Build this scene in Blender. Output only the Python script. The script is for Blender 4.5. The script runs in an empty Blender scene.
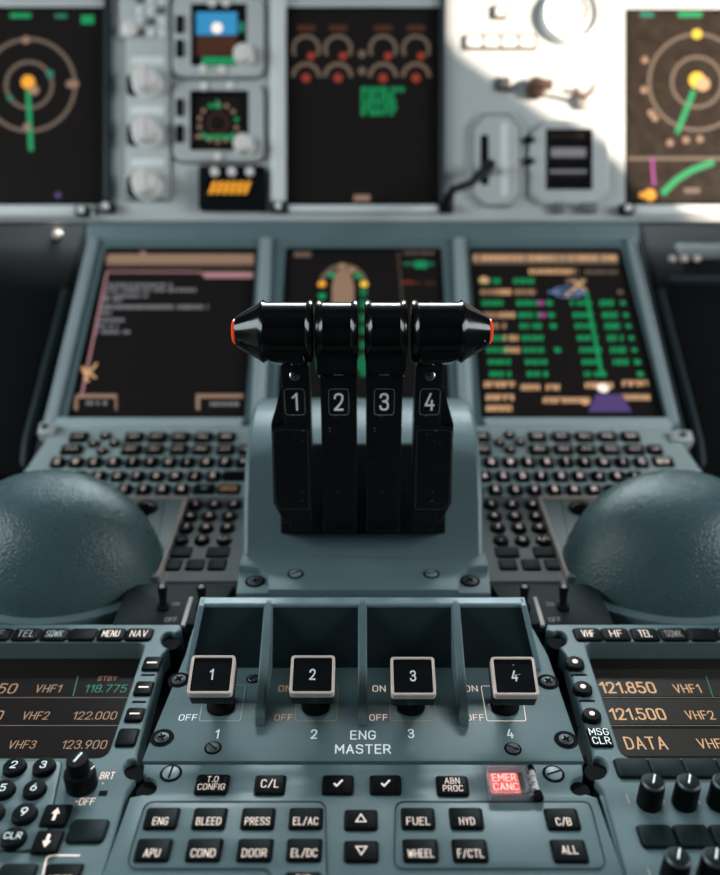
import bpy, math, random
from mathutils import Vector, Matrix
from mathutils.geometry import tessellate_polygon
random.seed(7)
SC = bpy.context.scene
COL = SC.collection
FPX = 850.0
CU, CV = 363.0, 437.5
PITCH = math.radians(24)
CAM = Vector((0, 0, 1.25))
CX = Vector((1, 0, 0))
CF = Vector((0, math.cos(PITCH), -math.sin(PITCH)))
CUP = Vector((0, math.sin(PITCH), math.cos(PITCH)))
rad = math.radians

# ------------------------------------------------------------------ frames
def ray(u, v): return CX*((u-CU)/FPX) - CUP*((v-CV)/FPX) + CF
def P(u, v, z): return CAM + ray(u, v)*z

class Fr:
    """a flat working plane of the cockpit: origin, right axis, up-slope axis, normal"""
    def __init__(s, O, X, Y, N): s.O, s.X, s.Y, s.N = O.copy(), X, Y, N
    @property
    def M(s):
        m = Matrix((s.X, s.Y, s.N)).transposed().to_4x4(); m.translation = s.O; return m
    def hit(s, u, v, h=0.0):
        r = ray(u, v); t = (h + s.N.dot(s.O-CAM))/s.N.dot(r); return CAM + r*t
    def px(s, u, v, h=0.0):
        d = s.hit(u, v, h)-s.O; return (d.dot(s.X), d.dot(s.Y))
    def at(s, u, v, h=0.0):
        x, y = s.px(u, v, h); return s.off(x, y, h)
    def off(s, x, y, h=0.0):
        return Fr(s.O + s.X*x + s.Y*y + s.N*h, s.X, s.Y, s.N)
    def rot(s, a):
        c, q = math.cos(a), math.sin(a)
        return Fr(s.O, s.X*c + s.Y*q, s.Y*c - s.X*q, s.N)
    def poly(s, pts, h=0.0): return [s.px(u, v, h) for u, v in pts]
    def size(s, u, v, w, hh, h=0.0):
        a = s.px(u-w/2, v, h); b = s.px(u+w/2, v, h); c = s.px(u, v-hh/2, h); d = s.px(u, v+hh/2, h)
        return b[0]-a[0], c[1]-d[1]

def slope(alpha, v0, z0):
    a = rad(alpha)
    return Fr(P(CU, v0, z0), CX, CF*math.cos(a)+CUP*math.sin(a), CUP*math.cos(a)-CF*math.sin(a))

PED = slope(26.1, 760, 0.4738)
NUM = slope(28, 585, 0.640)
ALP = slope(42, 497, NUM.hit(CU, 497).__sub__(CAM).dot(CF))
zb = (ALP.hit(CU, 427)-CAM).dot(CF)
MID = slope(54, 425, zb+0.004)
TOP = slope(90, 120, 0.99)

# ------------------------------------------------------------------ materials
MATS = {}
def mat(name, col, rough=.5, metal=0, emit=None, es=1, bump=0, bscale=300, var=0, vscale=60, coat=0, spec=.5, trans=0, wear=0):
    m = bpy.data.materials.new(name); m.use_nodes = True
    nt = m.node_tree; b = nt.nodes['Principled BSDF']; N = nt.nodes.new; L = nt.links.new
    b.inputs['Base Color'].default_value = (*col, 1)
    b.inputs['Roughness'].default_value = rough
    b.inputs['Metallic'].default_value = metal
    b.inputs['Specular IOR Level'].default_value = spec
    b.inputs['Coat Weight'].default_value = coat
    b.inputs['Coat Roughness'].default_value = .08
    b.inputs['Transmission Weight'].default_value = trans
    if emit:
        b.inputs['Emission Color'].default_value = (*emit, 1); b.inputs['Emission Strength'].default_value = es
    if bump or var or wear:
        tc = N('ShaderNodeTexCoord')
    if var:
        n = N('ShaderNodeTexNoise'); n.inputs['Scale'].default_value = vscale; n.inputs['Detail'].default_value = 5
        L(tc.outputs['Object'], n.inputs['Vector'])
        r = N('ShaderNodeMapRange'); r.inputs['To Min'].default_value = 1-var; r.inputs['To Max'].default_value = 1+var
        L(n.outputs['Fac'], r.inputs['Value'])
        mx = N('ShaderNodeVectorMath'); mx.operation = 'SCALE'; mx.inputs[0].default_value = col
        L(r.outputs['Result'], mx.inputs['Scale']); src = mx.outputs['Vector']
        L(src, b.inputs['Base Color'])
        r2 = N('ShaderNodeMapRange'); r2.inputs['To Min'].default_value = max(0, rough-.12); r2.inputs['To Max'].default_value = rough+.12
        L(n.outputs['Fac'], r2.inputs['Value']); L(r2.outputs['Result'], b.inputs['Roughness'])
        if wear:
            w = N('ShaderNodeTexNoise'); w.inputs['Scale'].default_value = 420; w.inputs['Detail'].default_value = 3
            L(tc.outputs['Object'], w.inputs['Vector'])
            cr = N('ShaderNodeValToRGB'); cr.color_ramp.elements[0].position = wear; cr.color_ramp.elements[1].position = wear+.02
            L(w.outputs['Fac'], cr.inputs['Fac'])
            mm = N('ShaderNodeMix'); mm.data_type = 'RGBA'
            L(cr.outputs['Color'], mm.inputs['Factor']); L(src, mm.inputs['A']); mm.inputs['B'].default_value = (.35, .36, .36, 1)
            L(mm.outputs['Result'], b.inputs['Base Color'])
    if bump:
        n = N('ShaderNodeTexNoise'); n.inputs['Scale'].default_value = bscale; n.inputs['Detail'].default_value = 3
        L(tc.outputs['Object'], n.inputs['Vector'])
        bp = N('ShaderNodeBump'); bp.inputs['Strength'].default_value = bump; bp.inputs['Distance'].default_value = .001
        L(n.outputs['Fac'], bp.inputs['Height']); L(bp.outputs['Normal'], b.inputs['Normal'])
    MATS[name] = m; return m

TEAL = (.128, .190, .202)
mat('teal_paint', TEAL, .42, var=.10, bump=.10, bscale=900, vscale=45)
mat('teal_lighter_paint', (.20, .29, .32), .40, var=.08, bump=.1, bscale=900)
mat('teal_leather', (.070, .118, .126), .28, var=.08, vscale=30, bump=.75, bscale=520)
mat('hood_inner_dark', (.014, .026, .030), .5, var=.1, spec=.25)
mat('black_gloss', (.0035, .0035, .004), .15, var=.15, vscale=25, coat=.0, spec=.34)
mat('black_satin', (.004, .0045, .0055), .36, var=.2, vscale=60, wear=.725, spec=.3)
mat('black_matt', (.004, .005, .006), .8, spec=.12)
mat('key_black', (.0045, .006, .007), .5, var=.2, vscale=120, spec=.10)
mat('key_grey', (.009, .016, .018), .5, var=.15, vscale=120, spec=.12)
mat('slate_paint', (.022, .033, .040), .5, spec=.3)
mat('keyboard_paint', (.42, .50, .50), .40, var=.06)
mat('gold_legend', (.85, .58, .36), .6, emit=(1, .6, .35), es=.15)
mat('brown_dark', (.085, .045, .028), .5)
mat('post_paint', (.44, .52, .54), .32)
mat('screw_paint', (.30, .36, .38), .5, metal=.3)
mat('dark_edge', (.010, .016, .019), .6, spec=.2)
mat('bronze_edge', (.42, .33, .29), .45)
mat('dim_legend', (.30, .25, .22), .6)
mat('lever_white', (.80, .81, .81), .5, emit=(.9, .95, 1), es=.12)
mat('panel_grey', (.58, .585, .58), .45, var=.05)
mat('panel_grey_bright', (.86, .86, .85), .4)
mat('knob_cream', (.92, .84, .79), .45)
mat('bronze', (.92, .72, .63), .30, metal=.1)
mat('bronze_line', (.58, .36, .20), .5)
mat('steel', (.45, .46, .46), .3, metal=1)
mat('dark_steel', (.16, .17, .18), .5, metal=.8)
mat('screen_glass', (.020, .016, .015), .25, spec=.07)
mat('screen_dusty', (.030, .021, .016), .35, var=.7, vscale=70, spec=.2)
mat('white_legend', (.90, .93, .93), .6, emit=(.85, .95, 1), es=.30)
mat('warm_legend', (.90, .76, .68), .6, emit=(1, .76, .64), es=.52)
mat('grey_legend', (.50, .50, .50), .6)
mat('trans_cover', (.95, .97, 1), .04, trans=.96, spec=.5)
MATS['trans_cover'].node_tree.nodes['Principled BSDF'].inputs['IOR'].default_value = 1.12
mat('red_plastic_glow', (.75, .03, .012), .35, emit=(1, .10, .02), es=.40)  # glow put into the plastic so the button looks lit
mat('red_lit', (.8, .08, .06), .4, emit=(1, .12, .10), es=.75)
mat('slate_grey', (.15, .16, .165), .5, var=.06)
mat('screen_warm', (.035, .030, .026), .35, spec=.15)
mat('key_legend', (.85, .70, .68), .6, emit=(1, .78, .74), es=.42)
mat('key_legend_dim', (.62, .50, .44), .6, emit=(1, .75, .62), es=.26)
mat('trans_edge', (.92, .95, 1), .25, trans=.82, spec=.5)
MATS['trans_edge'].node_tree.nodes['Principled BSDF'].inputs['IOR'].default_value = 1.2
def em(name, c, s): mat(name, tuple(x*.3 for x in c), .5, emit=c, es=s)
em('lit_green', (.01, .52, .17), .38); em('lit_green_soft', (.02, .36, .14), .26); em('lit_green_dim', (.03, .30, .20), .45)
em('lit_amber', (1, .56, .28), .50); em('lit_amber_dim', (.75, .42, .24), .33)
em('lit_pink', (.75, .36, .40), .40); em('lit_pink_dim', (.35, .2, .26), .3)
em('lit_grey', (.48, .46, .50), .25); em('lit_orange', (1, .40, .03), .85)
em('lit_yellow', (1, .62, .05), .9); em('lit_white', (1, .86, .75), 1.0)
em('lit_blue', (.05, .36, .70), .6); em('lit_brown', (.13, .04, .02), .30)
em('lit_violet', (.22, .12, .42), .25); em('lit_taupe', (.36, .25, .18), .24)
em('lit_red', (.6, .08, .04), .30); em('lit_magenta', (.7, .1, .5), .4)
em('lit_sand', (.60, .36, .24), .33); em('lit_steelblue', (.20, .30, .55), .5)

# ------------------------------------------------------------------ mesh builder

# ------------------------------------------------------------------ engraved-panel lettering drawn with round strokes
# glyph: (width, [(round_radius, closed, points), ...]) on a cap height of 6
_O = [(0, 0), (4, 0), (4, 6), (0, 6)]
GL = {
 'A': (4.2, [(0, 0, [(0, 0), (2.1, 6), (4.2, 0)]), (0, 0, [(.8, 2), (3.4, 2)])]),
 'B': (3.8, [(1.2, 0, [(0, 3.1), (3.8, 3.1), (3.8, 0), (0, 0)]), (1.2, 0, [(0, 3.1), (3.5, 3.1), (3.5, 6), (0, 6)]), (0, 0, [(0, 0), (0, 6)])]),
 'C': (3.9, [(1.7, 0, [(3.9, 1.3), (3.9, 0), (0, 0), (0, 6), (3.9, 6), (3.9, 4.7)])]),
 'D': (3.9, [(1.8, 0, [(0, 0), (3.9, 0), (3.9, 6), (0, 6)]), (0, 0, [(0, 0), (0, 6)])]),
 'E': (3.4, [(0, 0, [(3.4, 0), (0, 0), (0, 6), (3.4, 6)]), (0, 0, [(0, 3.1), (3, 3.1)])]),
 'F': (3.4, [(0, 0, [(0, 0), (0, 6), (3.4, 6)]), (0, 0, [(0, 3.1), (3, 3.1)])]),
 'G': (4, [(1.7, 0, [(4, 4.7), (4, 6), (0, 6), (0, 0), (4, 0), (4, 2.8)]), (0, 0, [(4, 2.8), (2.3, 2.8)])]),
 'H': (4, [(0, 0, [(0, 0), (0, 6)]), (0, 0, [(4, 0), (4, 6)]), (0, 0, [(0, 3), (4, 3)])]),
 'I': (0, [(0, 0, [(0, 0), (0, 6)])]),
 'J': (3, [(1.5, 0, [(3, 6), (3, 0), (0, 0), (0, 1.4)])]),
 'K': (4, [(0, 0, [(0, 0), (0, 6)]), (0, 0, [(4, 6), (.2, 2.5)]), (0, 0, [(1.4, 3.6), (4, 0)])]),
 'L': (3.2, [(0, 0, [(0, 6), (0, 0), (3.2, 0)])]),
 'M': (4.8, [(0, 0, [(0, 0), (0, 6), (2.4, 2), (4.8, 6), (4.8, 0)])]),
 'N': (4, [(0, 0, [(0, 0), (0, 6), (4, 0), (4, 6)])]),
 'O': (4, [(1.8, 1, _O)]),
 'P': (3.7, [(1.5, 0, [(0, 2.6), (3.7, 2.6), (3.7, 6), (0, 6)]), (0, 0, [(0, 0), (0, 6)])]),
 'Q': (4, [(1.8, 1, _O), (0, 0, [(2.5, 1.5), (4.2, -.3)])]),
 'R': (3.9, [(1.5, 0, [(0, 2.8), (3.7, 2.8), (3.7, 6), (0, 6)]), (0, 0, [(0, 0), (0, 6)]), (0, 0, [(1.9, 2.8), (3.9, 0)])]),
 'S': (3.8, [(1.5, 0, [(0, 1.2), (0, 0), (3.8, 0), (3.8, 3.1), (0, 3.1), (0, 6), (3.7, 6), (3.7, 4.9)])]),
 'T': (4, [(0, 0, [(2, 0), (2, 6)]), (0, 0, [(0, 6), (4, 6)])]),
 'U': (4, [(1.8, 0, [(0, 6), (0, 0), (4, 0), (4, 6)])]),
 'V': (4.2, [(0, 0, [(0, 6), (2.1, 0), (4.2, 6)])]),
 'W': (5.4, [(0, 0, [(0, 6), (1.3, 0), (2.7, 5), (4.1, 0), (5.4, 6)])]),
 'X': (4, [(0, 0, [(0, 0), (4, 6)]), (0, 0, [(0, 6), (4, 0)])]),
 'Y': (4, [(0, 0, [(0, 6), (2, 2.8), (4, 6)]), (0, 0, [(2, 2.8), (2, 0)])]),
 'Z': (3.8, [(0, 0, [(0, 6), (3.8, 6), (0, 0), (3.8, 0)])]),
 '0': (3.8, [(1.8, 1, [(0, 0), (3.8, 0), (3.8, 6), (0, 6)])]),
 '1': (1.9, [(0, 0, [(0, 4.6), (1.9, 6), (1.9, 0)])]),
 '2': (3.8, [(1.8, 0, [(0, 4.5), (0, 6), (3.8, 6), (3.8, 3.3), (0, 0)]), (0, 0, [(0, 0), (3.8, 0)])]),
 '3': (3.8, [(1.5, 0, [(0, 1.2), (0, 0), (3.8, 0), (3.8, 3.2), (1.4, 3.2)]), (1.5, 0, [(1.4, 3.2), (3.6, 3.2), (3.6, 6), (.1, 6), (.1, 4.9)])]),
 '4': (4, [(0, 0, [(2.2, 6), (0, 1.7), (4, 1.7)]), (0, 0, [(3, 3.4), (3, 0)])]),
 '5': (3.8, [(1.6, 0, [(0, 1.1), (0, 0), (3.8, 0), (3.8, 3.8), (.3, 3.8)]), (0, 0, [(.3, 3.4), (.4, 6), (3.5, 6)])]),
 '6': (3.8, [(1.6, 0, [(0, 1.8), (0, 3.7), (3.8, 3.7), (3.8, 0), (0, 0), (0, 2.4), (2.4, 6)])]),
 '7': (3.7, [(0, 0, [(0, 6), (3.7, 6), (1.3, 0)])]),
 '8': (3.8, [(1.4, 1, [(0, 0), (3.8, 0), (3.8, 3.2), (0, 3.2)]), (1.3, 1, [(.2, 3.2), (3.6, 3.2), (3.6, 6), (.2, 6)])]),
 '9': (3.8, [(1.6, 0, [(3.8, 4.2), (3.8, 2.3), (0, 2.3), (0, 6), (3.8, 6), (3.8, 3.6), (1.4, 0)])]),
 '.': (0, [(0, 0, [(0, -.1), (0, .5)])]), '-': (2, [(0, 0, [(0, 3), (2, 3)])]), '/': (3, [(0, 0, [(0, -.3), (3, 6.3)])]),
 '*': (3, [(0, 0, [(0, 2), (3, 5)]), (0, 0, [(0, 5), (3, 2)])]), '+': (3, [(0, 0, [(0, 3), (3, 3)]), (0, 0, [(1.5, 1.5), (1.5, 4.5)])]), ' ': (2, []),
}
def text_strokes(t, gap=2.05):
    x = 0; out = []
    for ch in t:
        w, st = GL[ch]
        for r, c, p in st: out.append((r, c, [(a+x, b) for a, b in p]))
        x += w+gap
    return out, x-gap
def open_fillet(p, r, n=4):
    o = [p[0]]
    for i in range(1, len(p)-1):
        a, b, c = Vector(p[i-1]), Vector(p[i]), Vector(p[i+1]); d1, d2 = a-b, c-b
        t1 = min(r, d1.length*(.5 if i > 1 else 1)); t2 = min(r, d2.length*(.5 if i < len(p)-2 else 1))
        s_, e_ = b+d1.normalized()*t1, b+d2.normalized()*t2
        for k in range(n+1): q = k/n; o.append(tuple(s_*(1-q)**2+b*2*q*(1-q)+e_*q*q))
    o.append(p[-1]); return o

def rrect(cx, cy, w, h, r, n=3):
    r = min(r, w/2*.99, h/2*.99); o = []
    for qx, qy, a0 in ((1, 1, 0), (-1, 1, 90), (-1, -1, 180), (1, -1, 270)):
        for i in range(n+1):
            a = rad(a0 + 90*i/n)
            o.append((cx+qx*(w/2-r)+r*math.cos(a), cy+qy*(h/2-r)+r*math.sin(a)))
    return o
def area(p): return .5*sum(p[i][0]*p[(i+1) % len(p)][1]-p[(i+1) % len(p)][0]*p[i][1] for i in range(len(p)))
def ccw(p): return list(p) if area(p) > 0 else list(p)[::-1]
def inset(p, d):
    n = len(p); o = []
    for i in range(n):
        a, b, c = Vector(p[i-1]), Vector(p[i]), Vector(p[(i+1) % n])
        e1 = (b-a); e2 = (c-b)
        if e1.length < 1e-9 or e2.length < 1e-9: o.append(tuple(b)); continue
        e1.normalize(); e2.normalize()
        n1 = Vector((-e1.y, e1.x)); n2 = Vector((-e2.y, e2.x)); m = n1+n2
        if m.length < 1e-6: m = n1
        m.normalize(); k = max(m.dot(n1), .35)
        o.append(tuple(b+m*(d/k)))
    return o
def fillet(p, r, n=4):
    """round every corner of polygon p; r number or per-corner list"""
    o = []; N = len(p)
    for i in range(N):
        rr = r[i] if isinstance(r, (list, tuple)) else r
        a, b, c = Vector(p[i-1]), Vector(p[i]), Vector(p[(i+1) % N])
        if rr <= 0: o.append(tuple(b)); continue
        d1 = (a-b); d2 = (c-b); t = min(rr, d1.length*.45, d2.length*.45)
        s = b+d1.normalized()*t; e = b+d2.normalized()*t
        for k in range(n+1):
            q = k/n; o.append(tuple(s*(1-q)**2 + b*2*q*(1-q) + e*q*q))
    return o
def circ(cx, cy, r, n=20, ry=None):
    ry = ry or r
    return [(cx+r*math.cos(2*math.pi*i/n), cy+ry*math.sin(2*math.pi*i/n)) for i in range(n)]
def arc(cu, cv, ru, rv, a0, a1, n=8):
    return [(cu+ru*math.cos(rad(a0+(a1-a0)*i/n)), cv-rv*math.sin(rad(a0+(a1-a0)*i/n))) for i in range(n+1)]

class MB:
    def __init__(s, *mats): s.v = []; s.f = []; s.mi = []; s.m = list(mats); s.flat = set()
    def mid(s, m):
        if m not in s.m: s.m.append(m)
        return s.m.index(m)
    def add(s, vs, fs, m, xf=None, fn=None):
        k = len(s.v); i = s.mid(m)
        for p in vs:
            p = Vector(p)
            if xf: p = xf @ p
            if fn: p = Vector(fn(p))
            s.v.append(p)
        for f in fs: s.f.append(tuple(k+j for j in f)); s.mi.append(i)
    def prism(s, pts, z0, z1, b=0, m=None, cap=None, xf=None, steps=2):
        pts = ccw(pts); n = len(pts); m = m or s.m[0]
        rings = [[(x, y, z0) for x, y in pts]]
        if b > 0:
            rings.append([(x, y, z1-b) for x, y in pts])
            for k in range(1, steps+1):
                a = math.pi/2*k/steps
                q = inset(pts, b*(1-math.cos(a)))
                rings.append([(x, y, z1-b+b*math.sin(a)) for x, y in q])
        else: rings.append([(x, y, z1) for x, y in pts])
        vs = [p for r in rings for p in r]; fs = []
        for k in range(len(rings)-1):
            for i in range(n):
                j = (i+1) % n; fs.append((k*n+i, k*n+j, (k+1)*n+j, (k+1)*n+i))
        fs.append(tuple(range(n))[::-1])
        s.add(vs, fs, m, xf)
        kk = len(s.v)-n; s.f.append(tuple(kk+i for i in range(n))); s.mi.append(s.mid(cap or m))
    def plate(s, outer, holes, z0, z1, b=0, m=None, wall=None, ow=None):
        m = m or s.m[0]; outer = ccw(outer); holes = [ccw(h) for h in holes]
        o1 = inset(outer, b) if b else outer; h1 = [inset(h, -b) if b else h for h in holes]
        loops = [o1]+h1; flat = [p for l in loops for p in l]
        tri = tessellate_polygon([[Vector((x, y, 0)) for x, y in l] for l in loops])
        fs = []
        for t in tri:
            a, c, d = [Vector(flat[i]) for i in t]
            fs.append(tuple(t) if (c-a).cross(d-a) > 0 else tuple(t)[::-1])
        s.add([(x, y, z1) for x, y in flat], fs, m)
        for lp, top, sg in [(outer, o1, 1)]+[(h, g, -1) for h, g in zip(holes, h1)]:
            n = len(lp); vs = [(x, y, z0) for x, y in lp]+[(x, y, z1-b) for x, y in lp]+[(x, y, z1) for x, y in top]; fs = []
            for k in range(2 if b else 1):
                for i in range(n):
                    j = (i+1) % n; q = (k*n+i, k*n+j, (k+1)*n+j, (k+1)*n+i); fs.append(q if sg > 0 else q[::-1])
            s.add(vs, fs, (ow or m) if sg > 0 else (wall or m))
    def box(s, c, d, m=None, xf=None, b=0):
        X = Matrix.Translation(Vector(c)); X = (xf @ X) if xf else X
        s.prism(rrect(0, 0, d[0], d[1], b, 2) if b else [(-d[0]/2, -d[1]/2), (d[0]/2, -d[1]/2), (d[0]/2, d[1]/2), (-d[0]/2, d[1]/2)], -d[2]/2, d[2]/2, b, m, xf=X)
    def lathe(s, prof, m=None, n=24, xf=None, mats=None):
        vs = []; fs = []
        for r, z in prof:
            for i in range(n): a = 2*math.pi*i/n; vs.append((r*math.cos(a), r*math.sin(a), z))
        base = m or s.m[0]
        k0 = len(s.v); s.add(vs, [], base, xf)
        for k in range(len(prof)-1):
            mm = s.mid(mats[k] if mats else base)
            for i in range(n):
                j = (i+1) % n; s.f.append((k0+k*n+i, k0+k*n+j, k0+(k+1)*n+j, k0+(k+1)*n+i)); s.mi.append(mm)
        for k, rev in ((0, 1), (len(prof)-1, 0)):
            if prof[k][0] > 1e-6:
                q = tuple(k0+k*n+i for i in range(n)); s.f.append(q[::-1] if rev else q)
                s.mi.append(s.mid((mats[min(k, len(prof)-2)]) if mats else base))
    def ring(s, cx, cy, r0, r1, z, t=.0002, m=None, a0=0, a1=360, n=32, ky=1.0):
        vs = []; fs = []
        full = abs(a1-a0) >= 360
        for i in range(n+1):
            a = rad(a0+(a1-a0)*i/n)
            for r in (r0, r1): vs.append((cx+r*math.cos(a), cy+r*ky*math.sin(a), z+t))
        for i in range(n): fs.append((2*i, 2*i+1, 2*i+3, 2*i+2))
        s.add(vs, fs, m or s.m[0])
    def line(s, pts, w, z, m=None, closed=False, cap=0):
        P2 = [Vector(p) for p in pts]; P2 = [p for i, p in enumerate(P2) if i == 0 or (p-P2[i-1]).length > 1e-7]; n = len(P2)
        if n < 2: return
        if cap and not closed:
            P2[0] = P2[0]+(P2[0]-P2[1]).normalized()*w*cap; P2[-1] = P2[-1]+(P2[-1]-P2[-2]).normalized()*w*cap
        L_, R_ = [], []
        for i in range(n):
            a = P2[i-1] if (i > 0 or closed) else P2[i]; c = P2[(i+1) % n] if (i < n-1 or closed) else P2[i]
            d1 = (P2[i]-a); d2 = (c-P2[i])
            d1 = d1.normalized() if d1.length > 1e-9 else Vector((0, 0)); d2 = d2.normalized() if d2.length > 1e-9 else Vector((0, 0))
            d = d1+d2
            if d.length < 1e-6: d = d1 if d1.length > 0 else d2
            d.normalize(); ref = d1 if d1.length > 0 else d2; k = 1/max(abs(d.dot(ref)), .55); q = Vector((-d.y, d.x))*w/2*k; L_.append(P2[i]+q); R_.append(P2[i]-q)
        vs = [(p.x, p.y, z) for p in L_]+[(p.x, p.y, z) for p in R_]; fs = []
        for i in range(n if closed else n-1):
            j = (i+1) % n; fs.append((n+i, n+j, j, i))
        s.add(vs, fs, m or s.m[0])
    def flatpoly(s, pts, z, m=None): pts = ccw(pts); s.add([(x, y, z) for x, y in pts], [tuple(range(len(pts)))], m or s.m[0])
    def text(s, t, cx, cy, h, z, m, w=None, bold=.02, fn=None, xf=None, sx=1.0):
        st, tw = text_strokes(t); k = h/6.0; kx = (w/max(tw, 1)) if w else k*sx
        lw = h*(.092+bold*1.4); sub = MB(m)
        for r, c, p in st:
            q = [((x-tw/2)*kx+cx, (y-3)*k+cy) for x, y in p]
            if r:
                sub.line(fillet(q, r*k, 3) if c else open_fillet(q, r*k*1.15, 3), lw, z, m, bool(c), cap=.5)
            else:
                for e, (p0, p1) in enumerate(zip(q, q[1:])): sub.line([p0, p1], lw, z+e*.00001, m, False, cap=.42)
        s.add(sub.v, sub.f, m, xf, fn)
    def tube(s, pts, r, m=None, n=10):
        pts = [Vector(p) for p in pts]; rs = r if isinstance(r, (list, tuple)) else [r]*len(pts); vs = []; fs = []
        for i, p in enumerate(pts):
            d = (pts[min(i+1, len(pts)-1)]-pts[max(i-1, 0)]).normalized()
            u = d.orthogonal().normalized() if i == 0 else (u-d*u.dot(d)).normalized()
            w = d.cross(u)
            for k in range(n): a = 2*math.pi*k/n; vs.append(p+(u*math.cos(a)+w*math.sin(a))*rs[i])
        for i in range(len(pts)-1):
            for k in range(n):
                j = (k+1) % n; fs.append((i*n+k, i*n+j, (i+1)*n+j, (i+1)*n+k))
        fs.append(tuple(range(n))[::-1]); fs.append(tuple((len(pts)-1)*n+k for k in range(n)))
        s.add(vs, fs, m or s.m[0])

WM = {}
def place(o, fr, parent):
    WM[o.name] = fr.M
    if parent is not None:
        o.parent = parent; o.matrix_local = WM[parent.name].inverted() @ fr.M
    else: o.matrix_world = fr.M
def build(name, mb, fr, parent=None, label=None, bevel=0, smooth=True):
    me = bpy.data.meshes.new(name); me.from_pydata([tuple(v) for v in mb.v], [], mb.f)
    for m in mb.m: me.materials.append(MATS[m])
    me.polygons.foreach_set('material_index', mb.mi)
    if smooth:
        me.polygons.foreach_set('use_smooth', [True]*len(me.polygons)); me.set_sharp_from_angle(angle=rad(38))
    me.update()
    o = bpy.data.objects.new(name, me); COL.objects.link(o); place(o, fr, parent)
    if label: o['label'] = label
    if bevel:
        b = o.modifiers.new('edge', 'BEVEL'); b.width = bevel; b.segments = 3; b.limit_method = 'ANGLE'; b.angle_limit = rad(30)
        b.harden_normals = False
    return o
def thing(name, label, cat, fr, group=None):
    o = bpy.data.objects.new(name, None); o.empty_display_size = .01; COL.objects.link(o); place(o, fr, None)
    o['label'] = label; o['category'] = cat
    if group: o['group'] = group
    return o
def tag(o, label, cat, group=None):
    o['label'] = label; o['category'] = cat
    if group: o['group'] = group
    return o
def struct(o): o['kind'] = 'structure'; return o

# ------------------------------------------------------------------ small parts
def key(par, fr, u, v, w, h, lines=(), hgt=.0016, th=None, m='key_black', tm='warm_legend', r=.0012, name='key', glyph=None, ts=.30, dy=0, bold=.015, label=None, tw=None):
    f = fr.at(u, v, hgt); W, H = fr.size(u, v, w, h, hgt)
    f = f.off(0, 0, -hgt)
    mb = MB(m)
    mb.prism(rrect(0, 0, W, H, r), -.002, hgt, min(.0009, H*.14), m)
    mb.line(rrect(0, 0, W+.0009, H+.0009, r+.0004), .0006, .0001, 'black_matt', True)
    z = hgt+.00008
    if lines:
        n = len(lines); hh = th or H*ts
        for i, t in enumerate(lines):
            mb.text(t, 0, dy*H+((n-1)/2-i)*hh*1.35, hh, z, tm, bold=bold, w=(tw*W if tw else None), sx=.78)
    if glyph == 'tri_up': mb.line([(-.0026, -.0019), (.0026, -.0019), (0, .0026)], .0007, z, tm, True)
    if glyph == 'tri_dn': mb.line([(-.0026, .0019), (0, -.0026), (.0026, .0019)], .0007, z, tm, True)
    if glyph == 'tick': mb.line([(-.0022, .0002), (-.0007, -.0016), (.0024, .0024)], .0011, z, tm)
    if glyph == 'dash': mb.box((0, 0, hgt), (W*.6, H*.10, .0003), tm)
    if glyph in ('up', 'dn'):
        g = 1 if glyph == 'up' else -1; q = H*.30
        mb.line([(0, -g*q), (0, g*q*.4)], W*.12, z, tm)
        mb.flatpoly([(-W*.17, g*q*.05), (W*.17, g*q*.05), (0, g*q*1.05)], z, tm)
    return build(name, mb, f, par, label)
def rkey(par, fr, u, v, r_px, text='', hgt=.0032, m='key_black', tm='warm_legend', dot=None, th=.42, name='key', bold=.03, sx=1):
    f = fr.at(u, v, hgt); W, _ = fr.size(u, v, 2*r_px, 4, hgt); f = f.off(0, 0, -hgt); R = W/2
    mb = MB(m)
    mb.lathe([(R*1.08, -.001), (R*1.08, .0002), (R, .0003), (R, hgt-.0008), (R*.9, hgt-.0001), (R*.82, hgt), (0, hgt)], n=24, mats=['black_matt', 'black_matt', m, m, m, m])
    if text: mb.text(text, 0, 0, R*2*th, hgt+.0001, tm, bold=bold, sx=sx)
    if dot: mb.lathe([(R*.30, hgt-.0001), (R*.30, hgt+.0004), (R*.2, hgt+.0007), (0, hgt+.0008)], dot, n=12)
    return build(name, mb, f, par)
def screw(par, fr, u, v, r_px, kind='slot', h=0.0, ang=30, recess=True, dark=True):
    f = fr.at(u, v, h); W, _ = fr.size(u, v, 2*r_px, 4, h); R = W/2; mb = MB('steel')
    if recess: mb.lathe([(R*1.35, .0001), (R*1.15, .0003), (0, .0003)], 'black_matt', n=20)
    hm = 'dark_steel' if dark else 'screw_paint'
    if not dark: mb.ring(0, 0, R, R*1.12, .0004, 0, 'black_matt', n=24)
    mb.lathe([(R, 0), (R, .0008), (R*.90, .0011), (0, .0012)], hm, n=20)
    if kind == 'slot':
        mb.box((0, 0, .0011), (R*1.8, R*.24, .0004), 'black_matt', Matrix.Rotation(rad(ang), 4, 'Z'))
    else:
        for a in (ang, ang+90): mb.box((0, 0, .0014), (R*1.05, R*.24, .0006), 'black_matt', Matrix.Rotation(rad(a), 4, 'Z'))
        mb.ring(0, 0, R*.72, R*.80, .0014, m='black_matt', n=20)
    return build('screw', mb, f, par)

# =================================================================== THE SETTING
def bigplate(name, fr, pts, t, m, h=0):
    mb = MB(m); mb.prism(fr.poly(pts, h), h-t, h, 0, m); return struct(build(name, mb, fr))
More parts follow.
